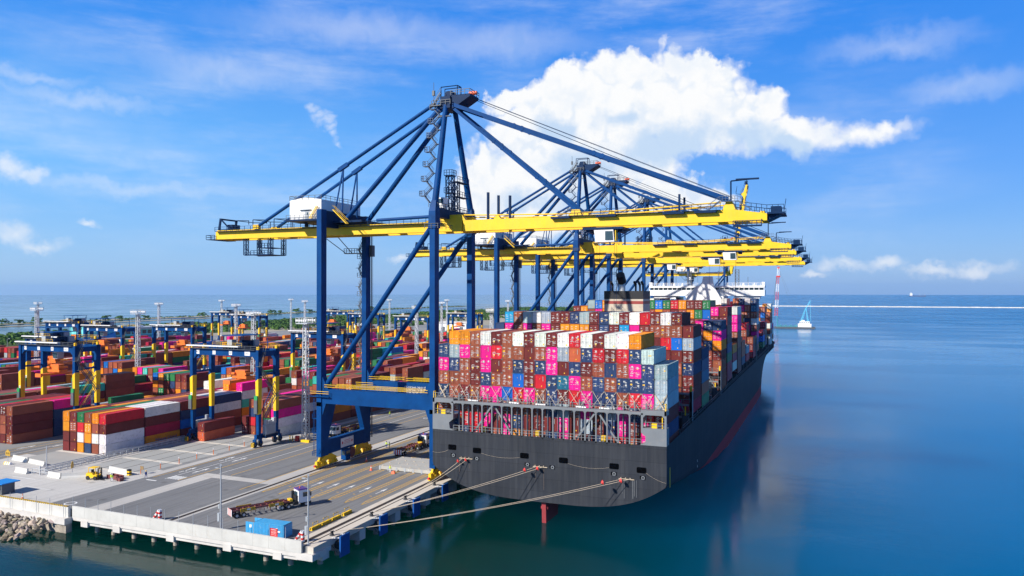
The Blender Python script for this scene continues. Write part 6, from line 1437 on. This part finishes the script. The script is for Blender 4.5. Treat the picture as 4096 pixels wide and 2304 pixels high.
for (x,y,w,d,h,m,lab) in ((-470,700,14,9,7,'white','small white shed with a dark gable on the far shore road'), (-385,760,34,15,8,'white','white warehouse seen between the quay crane legs'), (-300,838,30,14,6.5,'grey','low grey shed beyond the yard left of the ship'), (-345,852,12,10,16,'white','pale blue and white tower beside the far sheds')):
    t = thing('warehouse', lab, 'building', (x,y,0)); MB().box(-w/2,w/2,-d/2,d/2,0,h).build('wall', M[m] if h < 15 else mat('pale_blue', (.35,.55,.72), .6, .1, .3), t)
    mb = MB(); mb.prism([(-d/2-.6,h+.01),(d/2+.6,h+.01),(0,h+2.2)], 'x', -w/2-.6, w/2+.6); mb.build('roof', M['wallwhite'], t)
    for k in range(3): MB().box(-w/2+w*(k+.3)/3,-w/2+w*(k+.7)/3,-d/2-.05,-d/2-.005,0,h*.55).build('door', M['dgrey'], t)
t = thing('guard_booth', 'small guard booth with a bright blue roof at the left edge', 'booth', (-161.6,108.6,.012)); MB().box(-3,0,-1.4,1.4,0,2.3).build('wall', M['dgrey'], t); MB().box(-3.6,.9,-2.0,2.0,2.31,2.5).build('roof', BB, t); MB().box(-2.6,-.4,-1.45,-1.405,1.0,2.0).build('window', M['glass'], t)
sl = None
for i,(x,y) in enumerate(((-420,330),(-465,330),(-515,345),(-455,430),(-540,430),(-505,520),(-560,600),(-470,640),(-430,740),(-380,820))):
    if sl is None:
        sl = thing('street_lamp','x','street lamp',(x,y,0),0,'street lamps along the yard road'); MB().tube((0,0,0),(0,0,11),.14,.08,n=6).build('pole', M['galv'], sl); mb = MB(); mb.beam((0,0,11),(2.2,0,11.4),.1,.1); mb.box(1.6,2.8,-.2,.2,11.3,11.5); mb.build('lamp_head', M['galv'], sl); o = sl
    else: o = copy_tree(sl,(x,y,0))
    o['label'] = f'grey street lamp beyond the yard stacks, {ORD[i]} from the left edge'

# ------------------------------------------------------------------ boats and far objects
t = thing('crane_barge', 'flat crane barge with a white deckhouse and pale blue lifting frame on the calm sea', 'barge', (-40,1043,WZ))
mb = MB(); mb.hexa([(-24,-8,-1),(23,-8,-1),(23,8,-1),(-24,8,-1),(-25,-8.5,2.2),(25,-8.5,2.2),(25,8.5,2.2),(-25,8.5,2.2)]); mb.build('hull', M['dgrey'], t)
mb = MB(); mb.box(4,20,-6,6,2.21,6.5); mb.box(6,18,-5,5,6.5,9.4); mb.box(8,12,-4,4,9.4,11); dh = mb.build('deckhouse', M['white'], t)
for k in range(5): MB().box(7+2.3*k,8.2+2.3*k,-5.05,-5.005,7.2,8.4).build('window', M['glass'], dh)
cy = mat('pale_cyan', (.16,.60,.78), .5, .06, .5)
mb = MB(); 
for y in (-3,3): mb.lattice((8,y,9.4),(13,y*.3,26),2.4,.13,3.0,0,.3); mb.lattice((16,y,9.4),(13.6,y*.3,26),1.8,.11,3.0,0,.3); mb.beam((19,y,9.4),(18.5,y*.4,34),.2,.2)
mb.lattice((13.4,0,26),(18.8,0,36),1.0,.12,1.4); mb.build('lifting_frame', cy, t)
mb = MB(); 
for k in range(12): x = -22+2.1*k; mb.box(x,x+1.6,-4,3,2.21,3.2+.8*((k*7) % 3)); 
mb.build('deck_gear', TD, t)
t = thing('piling_rig', 'tall red and white lattice piling rig leaning beside the ship bow', 'piling rig', (-63,1040,WZ)); M['rigw'] = M['white']
a, c = Vector((.5,0,16)), Vector((3.4,0,78)); 
for k in range(6): MB().lattice(a.lerp(c,k/6), a.lerp(c,(k+1)/6), 3.6-.25*k, .17, 3.4, 0).build('lattice_section', M['red'] if k % 2 == 0 else M['white'], t)
mb = MB(); mb.box(.8,5.6,-1.6,1.6,66,68); mb.box(2.0,5.0,-1.2,1.2,77,79.5); mb.build('head', M['red'], t)
mb = MB(); mb.tube((2.0,0,-4),(2.0,0,16),.7,n=10); mb.build('pile', TD, t)
mb = MB(); mb.beam((3.4,0,78),(32,2,8),.12,.12); mb.beam((3.4,0,78),(26,-2,6),.12,.12); mb.beam((-3.2,0,30),(1,0,67),.5,.5); mb.build('stay', M['dgrey'], t)
t = thing('cargo_ship', 'small dark cargo ship with a white bridge aft on the horizon', 'ship', (860,8958,WZ)); mb = MB(); mb.prism([(-76,9),(-74,0),(74,0),(82,11),(60,9)], 'y', -12, 12); mb.build('hull', mat('far_hull', (.08,.07,.12), .6, .1, .1), t); mb = MB(); mb.box(-72,-48,-10,10,9.02,32); mb.box(-66,-56,-6,6,32,40); mb.build('bridge_house', M['white'], t); mb = MB(); mb.beam((20,0,9),(20,0,26),1.5,1.5); mb.beam((66,0,10),(66,0,24),1.5,1.5); mb.build('mast', M['white'], t)

# ------------------------------------------------------------------ haze over the sea and the far shore
hz = bpy.data.materials.new('haze'); hz.use_nodes = True; n = hz.node_tree.nodes; n.clear()
pv = n.new('ShaderNodeVolumePrincipled'); om = n.new('ShaderNodeOutputMaterial'); hz.node_tree.links.new(pv.outputs[0], om.inputs['Volume'])
pv.inputs['Color'].default_value = (.26, .56, 1., 1); pv.inputs['Density'].default_value = 3.5e-5; pv.inputs['Anisotropy'].default_value = 0.
tag(MB().box(-14200, 14200, -14200, 14200, -9, 165).build('haze', hz), kind='stuff')
